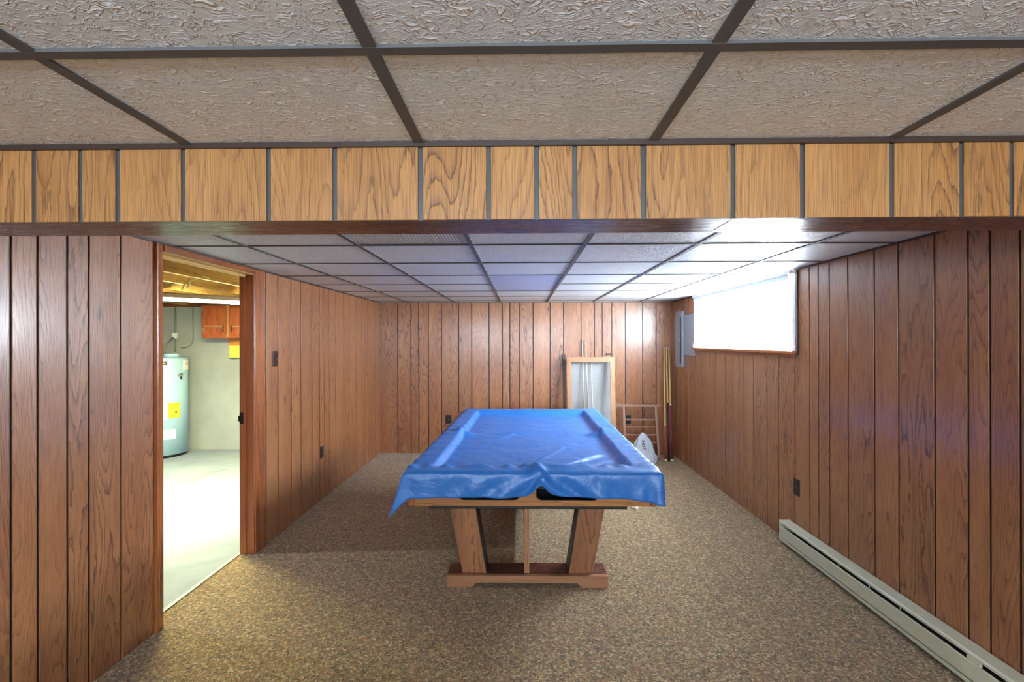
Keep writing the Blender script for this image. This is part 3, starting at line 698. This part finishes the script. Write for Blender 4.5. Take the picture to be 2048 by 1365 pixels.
# rear windows added behind the camera to bring daylight to the near half
for n, (a, b, c, d) in enumerate(RW):
    wo = bpy.data.objects.new('window_%d' % (n + 2), None); C.objects.link(wo); wo.location = ((a + b) / 2, YN, c); wo['_o'] = [(a + b) / 2, YN, c]
    struct(wo, 'added unseen high window in the near end wall behind the viewer, %s' % ('left' if n == 0 else 'right'), 'window')
    m = MB(); y0, y1 = YN - 0.15, YN + 0.01
    m.box(a, a + 0.03, y0, y1, c, d, 'white_paint'); m.box(b - 0.03, b, y0, y1, c, d, 'white_paint')
    m.box(a + 0.03, b - 0.03, y0, y1, c, c + 0.03, 'white_paint'); m.box(a + 0.03, b - 0.03, y0, y1, d - 0.03, d, 'white_paint')
    m.box((a + b) / 2 - 0.015, (a + b) / 2 + 0.015, y0 + 0.03, y0 + 0.06, c + 0.03, d - 0.03, 'white_paint'); m.build('window_frame', wo)
    m = MB(); m.box(a + 0.03, b - 0.03, y0 + 0.01, y0 + 0.014, c + 0.03, d - 0.03, 'tinted_glass'); m.build('pane', wo)

# ---------------------------------------------------------------- pool table
TCX, TYN, TYF = 0.075, 2.60, 4.96
AX0, AX1 = -0.600, 0.715                   # apron, outer
pt = thing('pool_table', (TCX, (TYN + TYF) / 2, 0), 'wooden pool table with slanted legs under a blue cover', 'pool table')
AZ0, AZ1 = 0.608, 0.775
def rrect(x0, x1, z0, z1, r, n=5):
    pts = []
    for cx, cz, a0 in ((x1 - r, z0 + r, -90), (x1 - r, z1 - r, 0), (x0 + r, z1 - r, 90), (x0 + r, z0 + r, 180)):
        for k in range(n + 1):
            t = math.radians(a0 + 90 * k / n); pts.append((cx + r * math.cos(t), cz + r * math.sin(t)))
    return pts
def plate_holes(outer, holes, y0, y1, mat, grain):
    bm = bmesh.new(); es = []
    for loop in [outer] + holes:
        v = [bm.verts.new((q[0], y0, q[1])) for q in loop]
        es += [bm.edges.new((v[i], v[(i + 1) % len(v)])) for i in range(len(v))]
    bmesh.ops.triangle_fill(bm, use_beauty=True, use_dissolve=False, edges=es)
    r = bmesh.ops.extrude_face_region(bm, geom=bm.faces[:])
    for v in [g for g in r['geom'] if isinstance(g, bmesh.types.BMVert)]: v.co.y = y1
    bmesh.ops.recalc_face_normals(bm, faces=bm.faces[:])
    bm.verts.ensure_lookup_table(); bm.verts.index_update()
    m = MB(); m.add([v.co[:] for v in bm.verts], [[v.index for v in f.verts] for f in bm.faces], mat, grain, 4.0); bm.free(); return m
H1 = rrect(-0.336, -0.002, 0.640, 0.722, 0.032); H2 = rrect(0.077, 0.416, 0.640, 0.722, 0.032)
cw = 0.035
plate_holes([(AX0 + cw, AZ0), (AX1 - cw, AZ0), (AX1 - cw, AZ1), (AX0 + cw, AZ1)], [H1, H2], TYN, TYN + 0.028, 'table_rail', 'x').build('end_apron', pt)
m = MB(); m.box(AX0 + cw, AX1 - cw, TYF - 0.028, TYF, AZ0, AZ1, 'table_rail', 'x', 8, 0.003); m.build('end_apron', pt)
for sx, x0, x1 in ((0, AX0, AX0 + 0.028), (1, AX1 - 0.028, AX1)):
    m = MB(); m.box(x0, x1, TYN + cw, TYF - cw, AZ0, AZ1, 'table_rail', 'y', 11 + sx, 0.003); m.build('side_apron', pt)
for x0, x1 in ((AX0, AX0 + cw), (AX1 - cw, AX1)):
    for y0, y1 in ((TYN - 0.002, TYN + cw), (TYF - cw, TYF + 0.002)):
        m = MB(); m.box(x0, x1, y0, y1, AZ0 - 0.001, AZ1, 'jamb', 'z', x0 * 3 + y0, 0.006); m.build('corner_block', pt)
for H in (H1, H2):       # ball trays behind the slots
    xs0, xs1 = min(q[0] for q in H) - 0.01, max(q[0] for q in H) + 0.01; m = MB()
    m.box(xs0, xs1, TYN + 0.029, TYN + 0.22, 0.626, 0.634, 'black_paint'); m.box(xs0, xs1, TYN + 0.212, TYN + 0.22, 0.634, 0.735, 'black_paint')
    m.box(xs0, xs0 + 0.006, TYN + 0.029, TYN + 0.212, 0.634, 0.735, 'black_paint'); m.box(xs1 - 0.006, xs1, TYN + 0.029, TYN + 0.212, 0.634, 0.735, 'black_paint')
    m.build('ball_tray', pt)['label'] = 'black ball return tray behind its slot'
    m = MB(); n = len(H); vs = []
    cx = sum(q[0] for q in H) / n; cz = sum(q[1] for q in H) / n
    for q in H:
        dx, dz = q[0] - cx, q[1] - cz; L = math.hypot(dx, dz)
        for off, y in ((0.0, TYN - 0.002), (-0.006, TYN - 0.002), (-0.006, TYN + 0.03), (0.0, TYN + 0.03)): vs.append((q[0] + dx / L * off, y, q[1] + dz / L * off))
    m.add(vs, [(4 * i + k, 4 * i + (k + 1) % 4, 4 * ((i + 1) % n) + (k + 1) % 4, 4 * ((i + 1) % n) + k) for i in range(n) for k in range(4)], 'black', smooth=False); m.build('slot_rim', pt)
m = MB(); m.box(-0.515, 0.592, 2.75, 4.80, 0.541, 0.62, 'black_paint', bev=0.004); m.build('under_frame', pt)['label'] = 'black frame under the apron'
m = MB(); m.box(AX0 + 0.03, AX1 - 0.03, TYN + 0.03, TYF - 0.03, 0.736, 0.752, 'felt'); m.build('slate_bed', pt)
for a in ((AX0, AX1, TYN, TYN + 0.09), (AX0, AX1, TYF - 0.10, TYF), (AX0, AX0 + 0.10, TYN + 0.091, TYF - 0.101), (AX1 - 0.10, AX1, TYN + 0.091, TYF - 0.101)):
    m = MB(); m.box(*a, 0.7755, 0.786, 'table_wood', 'x' if a[1] - a[0] > 1 else 'y', a[0] * 5, 0.004); m.build('rail', pt)
def leg(xt0, xt1, xb0, xb1, y0, y1):
    m = MB(); z0, z1 = 0.0705, 0.541
    def quad(a, b, c, d, ya, yb, mat, pid, inset=0.0):
        vs = [(a, ya, z0), (b, ya, z0), (d, ya, z1), (c, ya, z1), (a, yb, z0), (b, yb, z0), (d, yb, z1), (c, yb, z1)]
        m.add(vs, [(0, 1, 2, 3), (5, 4, 7, 6), (1, 5, 6, 2), (4, 0, 3, 7), (3, 2, 6, 7), (4, 5, 1, 0)], mat, 'z', pid)
    quad(xb0, xb1, xt0, xt1, y0, y1, 'table_wood', xt0 * 7)
    m2 = MB(); m, old = m2, m
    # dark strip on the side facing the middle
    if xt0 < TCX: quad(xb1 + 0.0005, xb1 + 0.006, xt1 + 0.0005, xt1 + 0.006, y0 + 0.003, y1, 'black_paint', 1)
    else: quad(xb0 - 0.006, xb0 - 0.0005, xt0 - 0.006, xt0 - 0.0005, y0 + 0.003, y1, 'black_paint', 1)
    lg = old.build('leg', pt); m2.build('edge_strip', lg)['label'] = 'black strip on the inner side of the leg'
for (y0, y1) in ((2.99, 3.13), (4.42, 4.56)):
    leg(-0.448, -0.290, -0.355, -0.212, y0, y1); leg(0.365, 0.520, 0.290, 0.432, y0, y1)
for (y0, y1) in ((2.955, 3.135), (4.415, 4.595)):
    z1 = 0.070; zc = 0.028; xa, xb, c0, c1 = -0.447, 0.519, -0.268, 0.335
    m = MB(); m.prism([(xa, 0), (c0 - 0.03, 0), (c0, zc), (c1, zc), (c1 + 0.03, 0), (xb, 0), (xb, z1), (xa, z1)], y0, y0 + 0.03, 'y', 'foot_wood', 'x', y0)
    m.prism([(xa, 0), (c0 - 0.03, 0), (c0, zc), (c1, zc), (c1 + 0.03, 0), (xb, 0), (xb, z1 - 0.002), (xa, z1 - 0.002)], y0 + 0.031, y1, 'y', 'walnut', 'x', y0)
    m.build('foot', pt)
m = MB(); m.box(0.019, 0.050, 2.988, 4.57, 0.0705, 0.541, 'foot_wood', 'z', 3.0, 0.002); m.build('centre_board', pt)

# blue cover draped over the table
def cover():
    m = MB(); x0n, x1n, x0f, x1f, yn, yf = -0.618, 0.735, -0.556, 0.752, 2.562, 4.985
    zt = 0.800; nx, ny = 150, 210; rnd = random.Random(7)
    def sst(a, b, v): t = max(0, min(1, (v - a) / (b - a))); return t * t * (3 - 2 * t)
    def ns(x, y, z=0.0): return noise.noise(Vector((x, y, z)))
    def top(x, y, a, b):
        xl = x0n + (x0f - x0n) * b; xr = x1n + (x1f - x1n) * b
        dl, dr, dn, df = x - xl, xr - x, y - yn, yf - y
        rail = 0.135
        rx = min(sst(rail - 0.01, rail + 0.03, dl), sst(rail - 0.01, rail + 0.03, dr)); ry = min(sst(rail, rail + 0.05, dn), sst(rail - 0.01, rail + 0.05, df))
        rec = min(rx, ry); mp = abs(y - 3.76); midl = math.exp(-(mp / 0.06) ** 2) * math.exp(-((min(dl, dr) - 0.16) / 0.07) ** 2)
        z = zt - 0.043 * rec + 0.03 * midl
        z += 0.0035 * ns(x * 5, y * 5) + 0.002 * ns(x * 16, y * 11, 3)
        # ripples where the cloth meets the near rail
        z += 0.010 * math.exp(-((dn - 0.12) / 0.035) ** 2) * math.sin(x * 46 + 2 * math.sin(x * 13)) * (1 if x < 0.05 else 0.8)
        # creases in the middle of the field
        z += 0.010 * math.exp(-((x - (-0.17) - 0.10 * math.sin((y - 3.6) * 7)) / 0.02) ** 2) * math.exp(-((y - 3.70) / 0.16) ** 2)
        z += 0.008 * math.exp(-((y - 3.86 - 0.3 * (x + 0.1)) / 0.02) ** 2) * math.exp(-((x - 0.0) / 0.22) ** 2)
        # pinched fold at the near edge and the long crease running from it
        px = 0.10
        z += 0.030 * math.exp(-((x - px + 0.25 * dn) / 0.030) ** 2) * math.exp(-((dn - 0.05) / 0.10) ** 2)
        z += 0.020 * math.exp(-((x - px - 0.12) / 0.10) ** 2) * math.exp(-((dn - 0.10) / 0.05) ** 2)
        for (ax, ay, bx, by, h, wd) in ((0.13, 2.70, 0.52, 3.12, 0.020, 0.014), (0.22, 2.72, 0.56, 2.98, 0.012, 0.012), (0.10, 2.95, 0.30, 3.35, 0.008, 0.014), (0.30, 2.70, 0.62, 2.80, 0.012, 0.012)):
            L = math.hypot(bx - ax, by - ay); ux, uy = (bx - ax) / L, (by - ay) / L
            t = (x - ax) * ux + (y - ay) * uy; d = abs((x - ax) * uy - (y - ay) * ux)
            z += h * math.exp(-(d / wd) ** 2) * sst(-0.03, 0.05, t) * (1 - sst(L - 0.1, L + 0.04, t))
        # puckers along the right and left edges
        z += 0.004 * math.exp(-(dr / 0.05) ** 2) * math.sin(y * 60) + 0.004 * math.exp(-(dl / 0.06) ** 2) * math.sin(y * 38 + 1)
        e = min(dl, dr, dn, df); z -= 0.010 * math.exp(-(e / 0.012) ** 1.0)
        return z
    vs = []
    for j in range(ny + 1):
        b = j / ny; y = yn + (yf - yn) * b
        for i in range(nx + 1):
            a = i / nx; x = (x0n + (x0f - x0n) * b) * (1 - a) + (x1n + (x1f - x1n) * b) * a
            vs.append((x, y, top(x, y, a, b)))
    W = nx + 1
    fs = [(j * W + i, j * W + i + 1, (j + 1) * W + i + 1, (j + 1) * W + i) for j in range(ny) for i in range(nx)]
    # rim, counter-clockwise starting at the near left corner
    rim = [i for i in range(nx)] + [j * W + nx for j in range(ny)] + [ny * W + i for i in range(nx, 0, -1)] + [j * W for j in range(ny, 0, -1)]
    nr = len(rim); rows = 14; base = len(vs); pos = [vs[k] for k in rim]
    def drop(k):
        p = pos[k]; x, y = p[0], p[1]
        near = k < nx
        if near:
            a = k / nx
            d = 0.126 + 0.003 * math.sin(x * 9) 
            q = x - 0.10
            d -= 0.052 * math.exp(-(q / 0.06) ** 2) if q < 0 else 0.027 * math.exp(-(q / 0.04) ** 2) + 0.025 * math.exp(-(q / 0.18) ** 2)
            d += 0.016 * sst(0.4, 0.73, x)
        else: d = 0.130 + 0.012 * math.sin(y * 5 + (1 if x > 0 else 3))
        cl = math.hypot(x - x0n, y - yn); d += 0.095 * math.exp(-(cl / (0.022 if near else 0.05)) ** 2)
        cr = math.hypot(x - x1n, y - yn); d += 0.02 * math.exp(-(cr / 0.06) ** 2)
        return d
    for r in range(1, rows + 1):
        t = r / rows
        for k in range(nr):
            p = Vector(pos[k]); a = Vector(pos[(k + 3) % nr]); b = Vector(pos[(k - 3) % nr]); tn = (a - b).normalized(); out = Vector((tn.y, -tn.x, 0)).normalized()
            s_ = p.x if (k < nx or nx + ny <= k < 2 * nx + ny) else p.y * 1.3
            cl = math.hypot(p.x - x0n, p.y - yn); cr = math.hypot(p.x - x1n, p.y - yn)
            cf = min(math.hypot(p.x - x0f, p.y - yf), math.hypot(p.x - x1f, p.y - yf))
            cfold = math.exp(-(cl / (0.025 if k < nx else 0.06)) ** 2) * 0.062 + math.exp(-(cr / 0.04) ** 2) * 0.004 + math.exp(-(cf / 0.05) ** 2) * 0.03
            amp = 0.006 * t * (0.6 + 0.8 * abs(ns(s_ * 2, 4.1)))
            wv = amp * (math.sin(s_ * 21 + 2 * ns(s_ * 3, 1.7)) + 0.5 * math.sin(s_ * 47)) + 0.004 * t
            if k < nx:      # drapes gather towards the pinch
                dx = p.x - 0.105; wv += 0.028 * t * math.exp(-(dx / 0.05) ** 2) + 0.016 * t * math.sin(p.x * 30 - t * 5 * (1 if dx > 0 else -1)) * math.exp(-(dx / 0.35) ** 2)
            if k < nx and cr < 0.3: wv += 0.014 * t * math.sin(cr * 62 + 0.6) * math.exp(-cr / 0.14)
            dirn = out
            if cl < 0.15: e_ = math.exp(-(cl / 0.05) ** 2); dirn = Vector((-0.95, -0.3, 0)).normalized() * e_ + out * (1 - e_)
            q = p + dirn * (0.004 * math.sin(min(1, t * 4) * PI / 2) + wv + cfold * t ** 1.2)
            q.z = p.z - drop(k) * t
            vs.append((q.x, q.y, q.z))
        prev = rim if r == 1 else [base + (r - 2) * nr + k for k in range(nr)]
        cur = [base + (r - 1) * nr + k for k in range(nr)]
        for k in range(nr):
            k2 = (k + 1) % nr; fs.append((prev[k], cur[k], cur[k2], prev[k2]))
    m.add(vs, fs, 'cover', smooth=True)
    o = m.build('table_cover')
    sd = o.modifiers.new('thickness', 'SOLIDIFY'); sd.thickness = 0.0012; sd.offset = 1
    tag(o, 'wrinkled bright blue vinyl cover draped over the pool table', 'table cover')
cover()

# ---------------------------------------------------------------- baseboard heater on the right wall
hy0, hy1 = 1.18, 3.634
bh = thing('baseboard_heater', (XR - 0.04, (hy0 + hy1) / 2, 0), 'long cream electric baseboard heater along the right wall floor', 'heater')
X = lambda d: XR - d
m = MB(); m.box(X(0.008), X(0.0005), hy0, hy1, 0.030, 0.160, 'cream_metal'); m.build('back_panel', bh)
m = MB(); m.prism([(X(0.0085), 0.1675), (X(0.070), 0.162), (X(0.079), 0.157), (X(0.079), 0.147), (X(0.076), 0.147), (X(0.076), 0.156), (X(0.068), 0.159), (X(0.0085), 0.164)], hy0, hy1, 'y', 'cream_metal'); m.build('top_panel', bh)
m = MB(); m.prism([(X(0.083), 0.124), (X(0.080), 0.128), (X(0.070), 0.124), (X(0.070), 0.121), (X(0.080), 0.121), (X(0.080), 0.052), (X(0.083), 0.052)], hy0, hy1, 'y', 'cream_metal'); m.build('front_panel', bh)
m = MB(); m.prism([(X(0.078), 0.046), (X(0.087), 0.048), (X(0.087), 0.030), (X(0.078), 0.030)], hy0, hy1, 'y', 'cream_metal')
m.box(X(0.074), X(0.009), hy0, hy1, 0.020, 0.024, 'cream_metal'); m.build('lower_rail', bh)
m = MB(); m.box(X(0.084), X(0.001), hy1, hy1 + 0.006, 0.040, 0.168, 'cream_metal', bev=0.001); m.build('end_cap', bh); m = MB(); m.box(X(0.084), X(0.001), hy0 - 0.006, hy0, 0.040, 0.168, 'cream_metal', bev=0.001); m.build('end_cap', bh)
m = MB()
m.tube([(X(0.040), hy0 + 0.02, 0.085), (X(0.040), hy1 - 0.02, 0.085)], 0.008, 'chrome', 8)
yy = hy0 + 0.1
while yy < hy1 - 0.1: m.box(X(0.066), X(0.014), yy, yy + 0.0008, 0.055, 0.118, 'chrome'); yy += 0.012
fe = m.build('heating_element', bh); fe['label'] = 'metal fins inside the slot'
for yb in (1.62, 2.065, 2.50, 2.72, 2.98, 3.25):
    wdt = 0.06 if abs(yb - 2.065) < 0.01 else 0.004
    m = MB(); m.box(X(0.0825 if wdt > 0.01 else 0.074), X(0.0705), yb, yb + wdt, 0.1285, 0.1465, 'cream_metal'); m.build('bracket', bh)

# unseen fill lamp added behind the viewer to brighten the near half
fl = thing('added_fill_lamp', (0.15, -1.1, 0), 'added unseen fill lamp with a glowing globe behind the viewer', 'lamp')
m = MB(); m.lathe([(0.14, 0.0), (0.14, 0.015), (0.12, 0.025), (0.02, 0.035)], 0.15, -1.1, 'bronze', 32); m.build('base', fl)
m = MB(); m.tube([(0.15, -1.1, 0.03), (0.15, -1.1, 1.17)], 0.011, 'bronze'); m.build('pole', fl)
m = MB(); m.lathe([(0.13 * math.sin(PI * k / 16) + 0.001, 1.30 - 0.13 * math.cos(PI * k / 16)) for k in range(17)], 0.15, -1.1, 'globe', 40); m.build('globe', fl)

# ---------------------------------------------------------------- wall plates
def plate(kind, plane, sgn, u, z, w_, h_, axis, label, cat, mat, mode):
    t = thing(kind, (plane, u, z - h_ / 2) if axis == 'x' else (u, plane, z - h_ / 2), label, cat)
    def bx(m, du0, du1, z0, z1, d0, d1, mt, bev=0.0):
        if axis == 'x': m.box(plane + sgn * d0, plane + sgn * d1, u + du0, u + du1, z0, z1, mt, bev=bev)
        else: m.box(u + du0, u + du1, plane + sgn * d0, plane + sgn * d1, z0, z1, mt, bev=bev)
    m = MB(); bx(m, -w_ / 2, w_ / 2, z - h_ / 2, z + h_ / 2, 0.0005, 0.006, mat, 0.002); m.build('cover_plate', t)
    if mode == 'outlet':
        for dz in (-0.02, 0.02):
            m = MB(); bx(m, -0.017, 0.017, z + dz - 0.014, z + dz + 0.014, 0.006, 0.010, 'black', 0.002)
            o = m.build('socket', t)
            m = MB(); bx(m, -0.008, -0.005, z + dz - 0.004, z + dz + 0.006, 0.010, 0.0105, 'bronze'); bx(m, 0.005, 0.008, z + dz - 0.004, z + dz + 0.006, 0.010, 0.0105, 'bronze'); m.build('slot', o)
        m = MB(); bx(m, -0.003, 0.003, z - 0.003, z + 0.003, 0.006, 0.008, 'chrome'); m.build('screw', t)
    elif mode == 'switch':
        m = MB(); bx(m, -0.005, 0.005, z - 0.012, z + 0.012, 0.006, 0.016, 'black', 0.002); m.build('toggle', t)
        for dz in (-0.042, 0.042):
            m = MB(); bx(m, -0.003, 0.003, z + dz - 0.003, z + dz + 0.003, 0.006, 0.008, 'chrome'); m.build('screw', t)
    return t
plate('light_switch', XL, 1, 3.698, 1.350, 0.072, 0.116, 'x', 'dark bronze light switch on the left wall beside the doorway', 'switch', 'bronze', 'switch')
plate('wall_outlet', XL, 1, 4.565, 0.446, 0.068, 0.112, 'x', 'black outlet low on the left wall past the doorway', 'outlet', 'black', 'outlet')
po = plate('wall_outlet', XR, -1, 3.555, 0.430, 0.072, 0.118, 'x', 'black outlet low on the right wall above the heater end', 'outlet', 'black', 'outlet')
plate('wall_outlet', YB, -1, -0.955, 0.448, 0.075, 0.112, 'y', 'black outlet on the end wall by the far left table corner', 'outlet', 'black', 'outlet')
plate('wall_outlet', YB, -1, 1.408, 0.448, 0.072, 0.112, 'y', 'black outlet on the end wall behind the small brown rack', 'outlet', 'black', 'outlet')

# electrical panels by the window
ep = thing('electrical_panel', (XR - 0.03, 6.07, 1.165), 'tall grey breaker box with a dark slot on the right wall near the corner', 'electrical panel')
m = MB(); m.box(XR - 0.036, XR - 0.0005, 5.965, 6.19, 1.160, 1.840, 'panel_grey', bev=0.003); m.build('box', ep)
m = MB(); m.box(XR - 0.049, XR - 0.037, 5.985, 6.17, 1.20, 1.775, 'panel_grey', bev=0.003); dr = m.build('door', ep)
m = MB(); m.box(XR - 0.0505, XR - 0.0385, 5.978, 5.984, 1.21, 1.770, 'black'); m.build('door_gap', ep)['label'] = 'dark slot along the door edge'
m = MB(); m.box(XR - 0.058, XR - 0.050, 5.99, 6.01, 1.475, 1.50, 'chrome', bev=0.001); m.build('latch', dr)
ep2 = thing('electrical_panel', (XR - 0.01, 5.70, 1.31), 'flat grey cover panel between the breaker box and the window', 'electrical panel')
m = MB(); m.box(XR - 0.014, XR - 0.0005, 5.60, 5.955, 1.310, 1.790, 'panel_grey', bev=0.002); m.build('cover', ep2)
for q, z in ((5.68, 1.55), (5.66, 1.68), (5.66, 1.40)):
    m = MB(); m.box(XR - 0.017, XR - 0.014, q, q + 0.012, z, z + 0.012, 'chrome'); m.build('screw', ep2)

# ---------------------------------------------------------------- things by the end wall
# cue sticks in the corner
def cue(bx, by, tx, ty, L_z, label, group, mats, split, tip='bumper', r0=0.0145, zb=0.0):
    B = Vector((bx, by, zb)); Tp = Vector((tx, ty, L_z)); D = Tp - B
    t = thing('cue_stick', tuple(B), label, 'cue stick', group)
    P = lambda s: B + D * s; R = lambda s: r0 + (0.0065 - r0) * s
    m = MB(); m.tube([P(0.018), P(split)], [R(0.018), R(split)], mats[1]); m.build('butt', t)
    m = MB(); m.tube([P(split + 0.0005), P(0.975)], [R(split), R(0.975)], mats[0]); m.build('shaft', t)
    m = MB(); m.tube([P(split - 0.006), P(split + 0.006)], R(split) + 0.001, mats[2]); m.build('joint', t)
    m = MB(); m.tube([P(0.9755), P(0.995)], R(0.975) * 1.0, 'cue_white'); m.tube([P(0.995), P(1.0)], R(1) * 0.95, 'cue_black'); m.build('tip', t)
    m = MB(); m.tube([P(0.0), P(0.006), P(0.0175)], [r0 * 0.7, r0 * 1.15, r0 * 1.0] if tip != 'ball' else [r0 * 1.0, r0 * 1.5, r0 * 1.1], 'bumper' if tip != 'black' else 'cue_black'); m.build('bumper', t)
    return t
G = 'cue sticks leaning in the far right corner'
cue(1.776, 6.07, 1.872, 6.475, 1.412, 'all tan cue with red lower butt, leftmost in the far right corner', G, ('cue_maple', 'cue_red', 'cue_orange'), 0.29)
cue(1.812, 6.055, 1.905, 6.475, 1.402, 'pale yellow cue with black wrap, middle of the corner three', G, ('cue_maple', 'cue_black', 'cue_black'), 0.49, 'black')
cue(1.856, 6.075, 1.936, 6.475, 1.408, 'pale yellow cue with maroon butt and white joint, rightmost in the corner', G, ('cue_maple', 'cue_maroon', 'cue_white'), 0.475, 'ball')
# pale cues behind the screen
G2 = 'pale cues leaning behind the pine frame'
cue(0.826, 6.33, 0.806, 6.466, 1.492, "white cue behind the pine frame's glass, leftmost of three", G2, ('cue_white', 'cue_white', 'cue_black'), 0.35)
cue(0.893, 6.33, 0.848, 6.466, 1.478, "white cue behind the pine frame's glass, between two others", G2, ('cue_white', 'cue_white', 'cue_black'), 0.35)
cue(0.940, 6.33, 0.916, 6.436, 1.235, "shorter white cue behind the pine frame's glass, rightmost", G2, ('cue_white', 'cue_white', 'cue_black'), 0.35)
# screen in a pine frame, leaning
fr = thing('framed_glass', (0.9, 6.22, 0), 'pale pine frame with grey glass leaning on the far wall', 'framed glass')
def lean(yb, yt, z): return lambda x, zz, d=0.0: (x, yb + (yt - yb) * zz / z - d, zz)
FX0, FX1, FZ = 0.592, 1.205, 1.272
def slat(m, x0, x1, z0, z1, th, mat, grain, pid, yb=6.19, yt=6.355, zt=1.272):
    f = lambda z: yb + (yt - yb) * z / zt
    vs = [(x0, f(z0), z0), (x1, f(z0), z0), (x1, f(z1), z1), (x0, f(z1), z1)]
    vs += [(v[0], v[1] + th, v[2]) for v in vs]
    m.add(vs, [(0, 1, 2, 3), (5, 4, 7, 6), (1, 5, 6, 2), (4, 0, 3, 7), (3, 2, 6, 7), (4, 5, 1, 0)], mat, grain, pid)
for k, (a, b) in enumerate(((FX0, FX0 + 0.058), (FX1 - 0.058, FX1))): m = MB(); slat(m, a, b, 0.0, FZ, 0.026, 'pine', 'z', 3.3 * k); m.build('stile', fr)
for k, (a, b) in enumerate(((0.0, 0.07), (FZ - 0.062, FZ))): m = MB(); slat(m, FX0 + 0.0585, FX1 - 0.0585, a, b, 0.026, 'pine', 'x', 7 + k); m.build('rail', fr)
m = MB(); slat(m, FX0 + 0.0585, FX1 - 0.0585, 0.0705, FZ - 0.0625, 0.001, 'haze_glass', 'z', 0, 6.203, 6.368); m.build('pane', fr)['label'] = 'dusty glass pane'
m = MB(); m.box(0.625, 1.185, 6.468, 6.476, 0.0, 1.235, 'sheet', 'z', 0); tag(m.build('board'), 'pale grey sheet standing flat against the end wall behind the white cues', 'board')
m = MB(); slat(m, 0.548, 0.585, 0.0, 1.305, 0.02, 'dark_wood', 'z', 2, 6.29, 6.46, 1.305); tag(m.build('board'), 'narrow dark brown board leaning left of the pine frame', 'board')
# wall hook
m = MB(); m.box(1.12, 1.185, YB - 0.018, YB - 0.0005, 1.298, 1.318, 'dark_wood', 'x', 0, 0.003); m.tube([(1.175, YB - 0.018, 1.312), (1.175, YB - 0.035, 1.312)], 0.008, 'dark_wood'); tag(m.build('wall_hook'), 'tiny dark wooden hook on the end wall above the pine frame corner', 'hook')
# small rack
rk = thing('wooden_rack', (1.52, 6.25, 0), 'small dusty brown wooden rack with rungs standing by the end wall', 'rack')
m = MB(); slat(m, 1.178, 1.802, 0.640, 0.668, 0.024, 'rack_wood', 'x', 1, 6.25, 6.33, 0.66); m.build('top_rail', rk)
for k, (xt, xb) in enumerate(((1.318, 1.318), (1.722, 1.742))):
    m = MB(); vs = []
    for z, xx in ((0.0, xb), (0.6395, xt)):
        yq = 6.235 + 0.085 * z / 0.66; vs += [(xx - 0.014, yq, z), (xx + 0.014, yq, z), (xx + 0.014, yq + 0.022, z), (xx - 0.014, yq + 0.022, z)]
    m.add(vs, [(3, 2, 1, 0), (4, 5, 6, 7), (0, 1, 5, 4), (1, 2, 6, 5), (2, 3, 7, 6), (3, 0, 4, 7)], 'rack_wood', 'z', 2 + k); m.build('stile', rk)
    m = MB(); m.box(xb - 0.02, xb + 0.05 * k + 0.02, 6.135, 6.234, 0.0, 0.022, 'rack_wood', 'y', 4 + k, 0.002); m.build('foot', rk)
for k, z in enumerate((0.475, 0.385, 0.287, 0.190)):
    yq = 6.24 + 0.085 * z / 0.66; xe = 1.722 + 0.02 * (1 - z / 0.64)
    m = MB(); m.box(1.3325, xe - 0.0145, yq, yq + 0.014, z - 0.010, z + 0.010, 'rack_wood', 'x', 6 + k, 0.002); m.build('rung', rk)
# plastic bag
def bag():
    m = MB(); n, r = 56, 26; cx, cy = 1.485, 5.97; vs = []
    for j in range(r + 1):
        t = j / r; z = 0.375 * t ** 0.9
        rad = 0.165 * (1 - t ** 1.25) ** 0.80 * (0.85 + 0.15 * min(1, t * 8)) + 0.006
        for k in range(n):
            a = 2 * PI * k / n
            f = 1 + 0.22 * noise.noise(Vector((math.cos(a) * 2.2, math.sin(a) * 2.2, z * 9))) + 0.12 * noise.noise(Vector((math.cos(a) * 6, math.sin(a) * 6, z * 22 + 3))) + 0.12 * math.sin(a * 9) * t
            vs.append((cx - 0.015 * t + rad * f * math.cos(a), cy + 0.65 * rad * f * math.sin(a), z))
    fs = [(j * n + k, j * n + (k + 1) % n, (j + 1) * n + (k + 1) % n, (j + 1) * n + k) for j in range(r) for k in range(n)]
    fs += [list(reversed(range(n))), [r * n + k for k in range(n)]]
    t = thing('plastic_bag', (cx, cy, 0), 'white plastic carrier bag knotted at the top on the carpet by the table', 'bag')
    m.add(vs, fs, 'bag', smooth=True); b = m.build('bag_body', t)
    m = MB(); 
    for q in ((1.447, 0.290, 1.475, 0.235), (1.475, 0.292, 1.450, 0.232), (1.456, 0.222, 1.486, 0.214), (1.462, 0.20, 1.49, 0.19)):
        yq = lambda z: cy - 0.65 * (0.165 * (1 - (z / 0.375) ** 1.39) ** 0.80) - 0.010
        m.tube([(q[0], yq(q[1]), q[1]), ((q[0] + q[2]) / 2, yq((q[1] + q[3]) / 2), (q[1] + q[3]) / 2), (q[2], yq(q[3]), q[3])], 0.004, 'red_ink', 6)
    m.build('print', t)['label'] = 'dark red print'
bag()
# two little white balls on the carpet
for x_, y_, lb in ((0.985, 4.37, 'tiny white ball on the carpet right of the table, the one further away'), (1.012, 4.33, 'tiny white ball on the carpet right of the table, the nearer one')):
    m = MB(); pr = [(0.017 * math.sin(PI * k / 10) + 0.0005, 0.017 - 0.017 * math.cos(PI * k / 10)) for k in range(11)]
    m.lathe(pr, x_, y_, 'ball', 20); tag(m.build('ball'), lb, 'ball', 'small white balls on the carpet')

for o in bpy.data.objects:
    if '_o' in o: del o['_o']
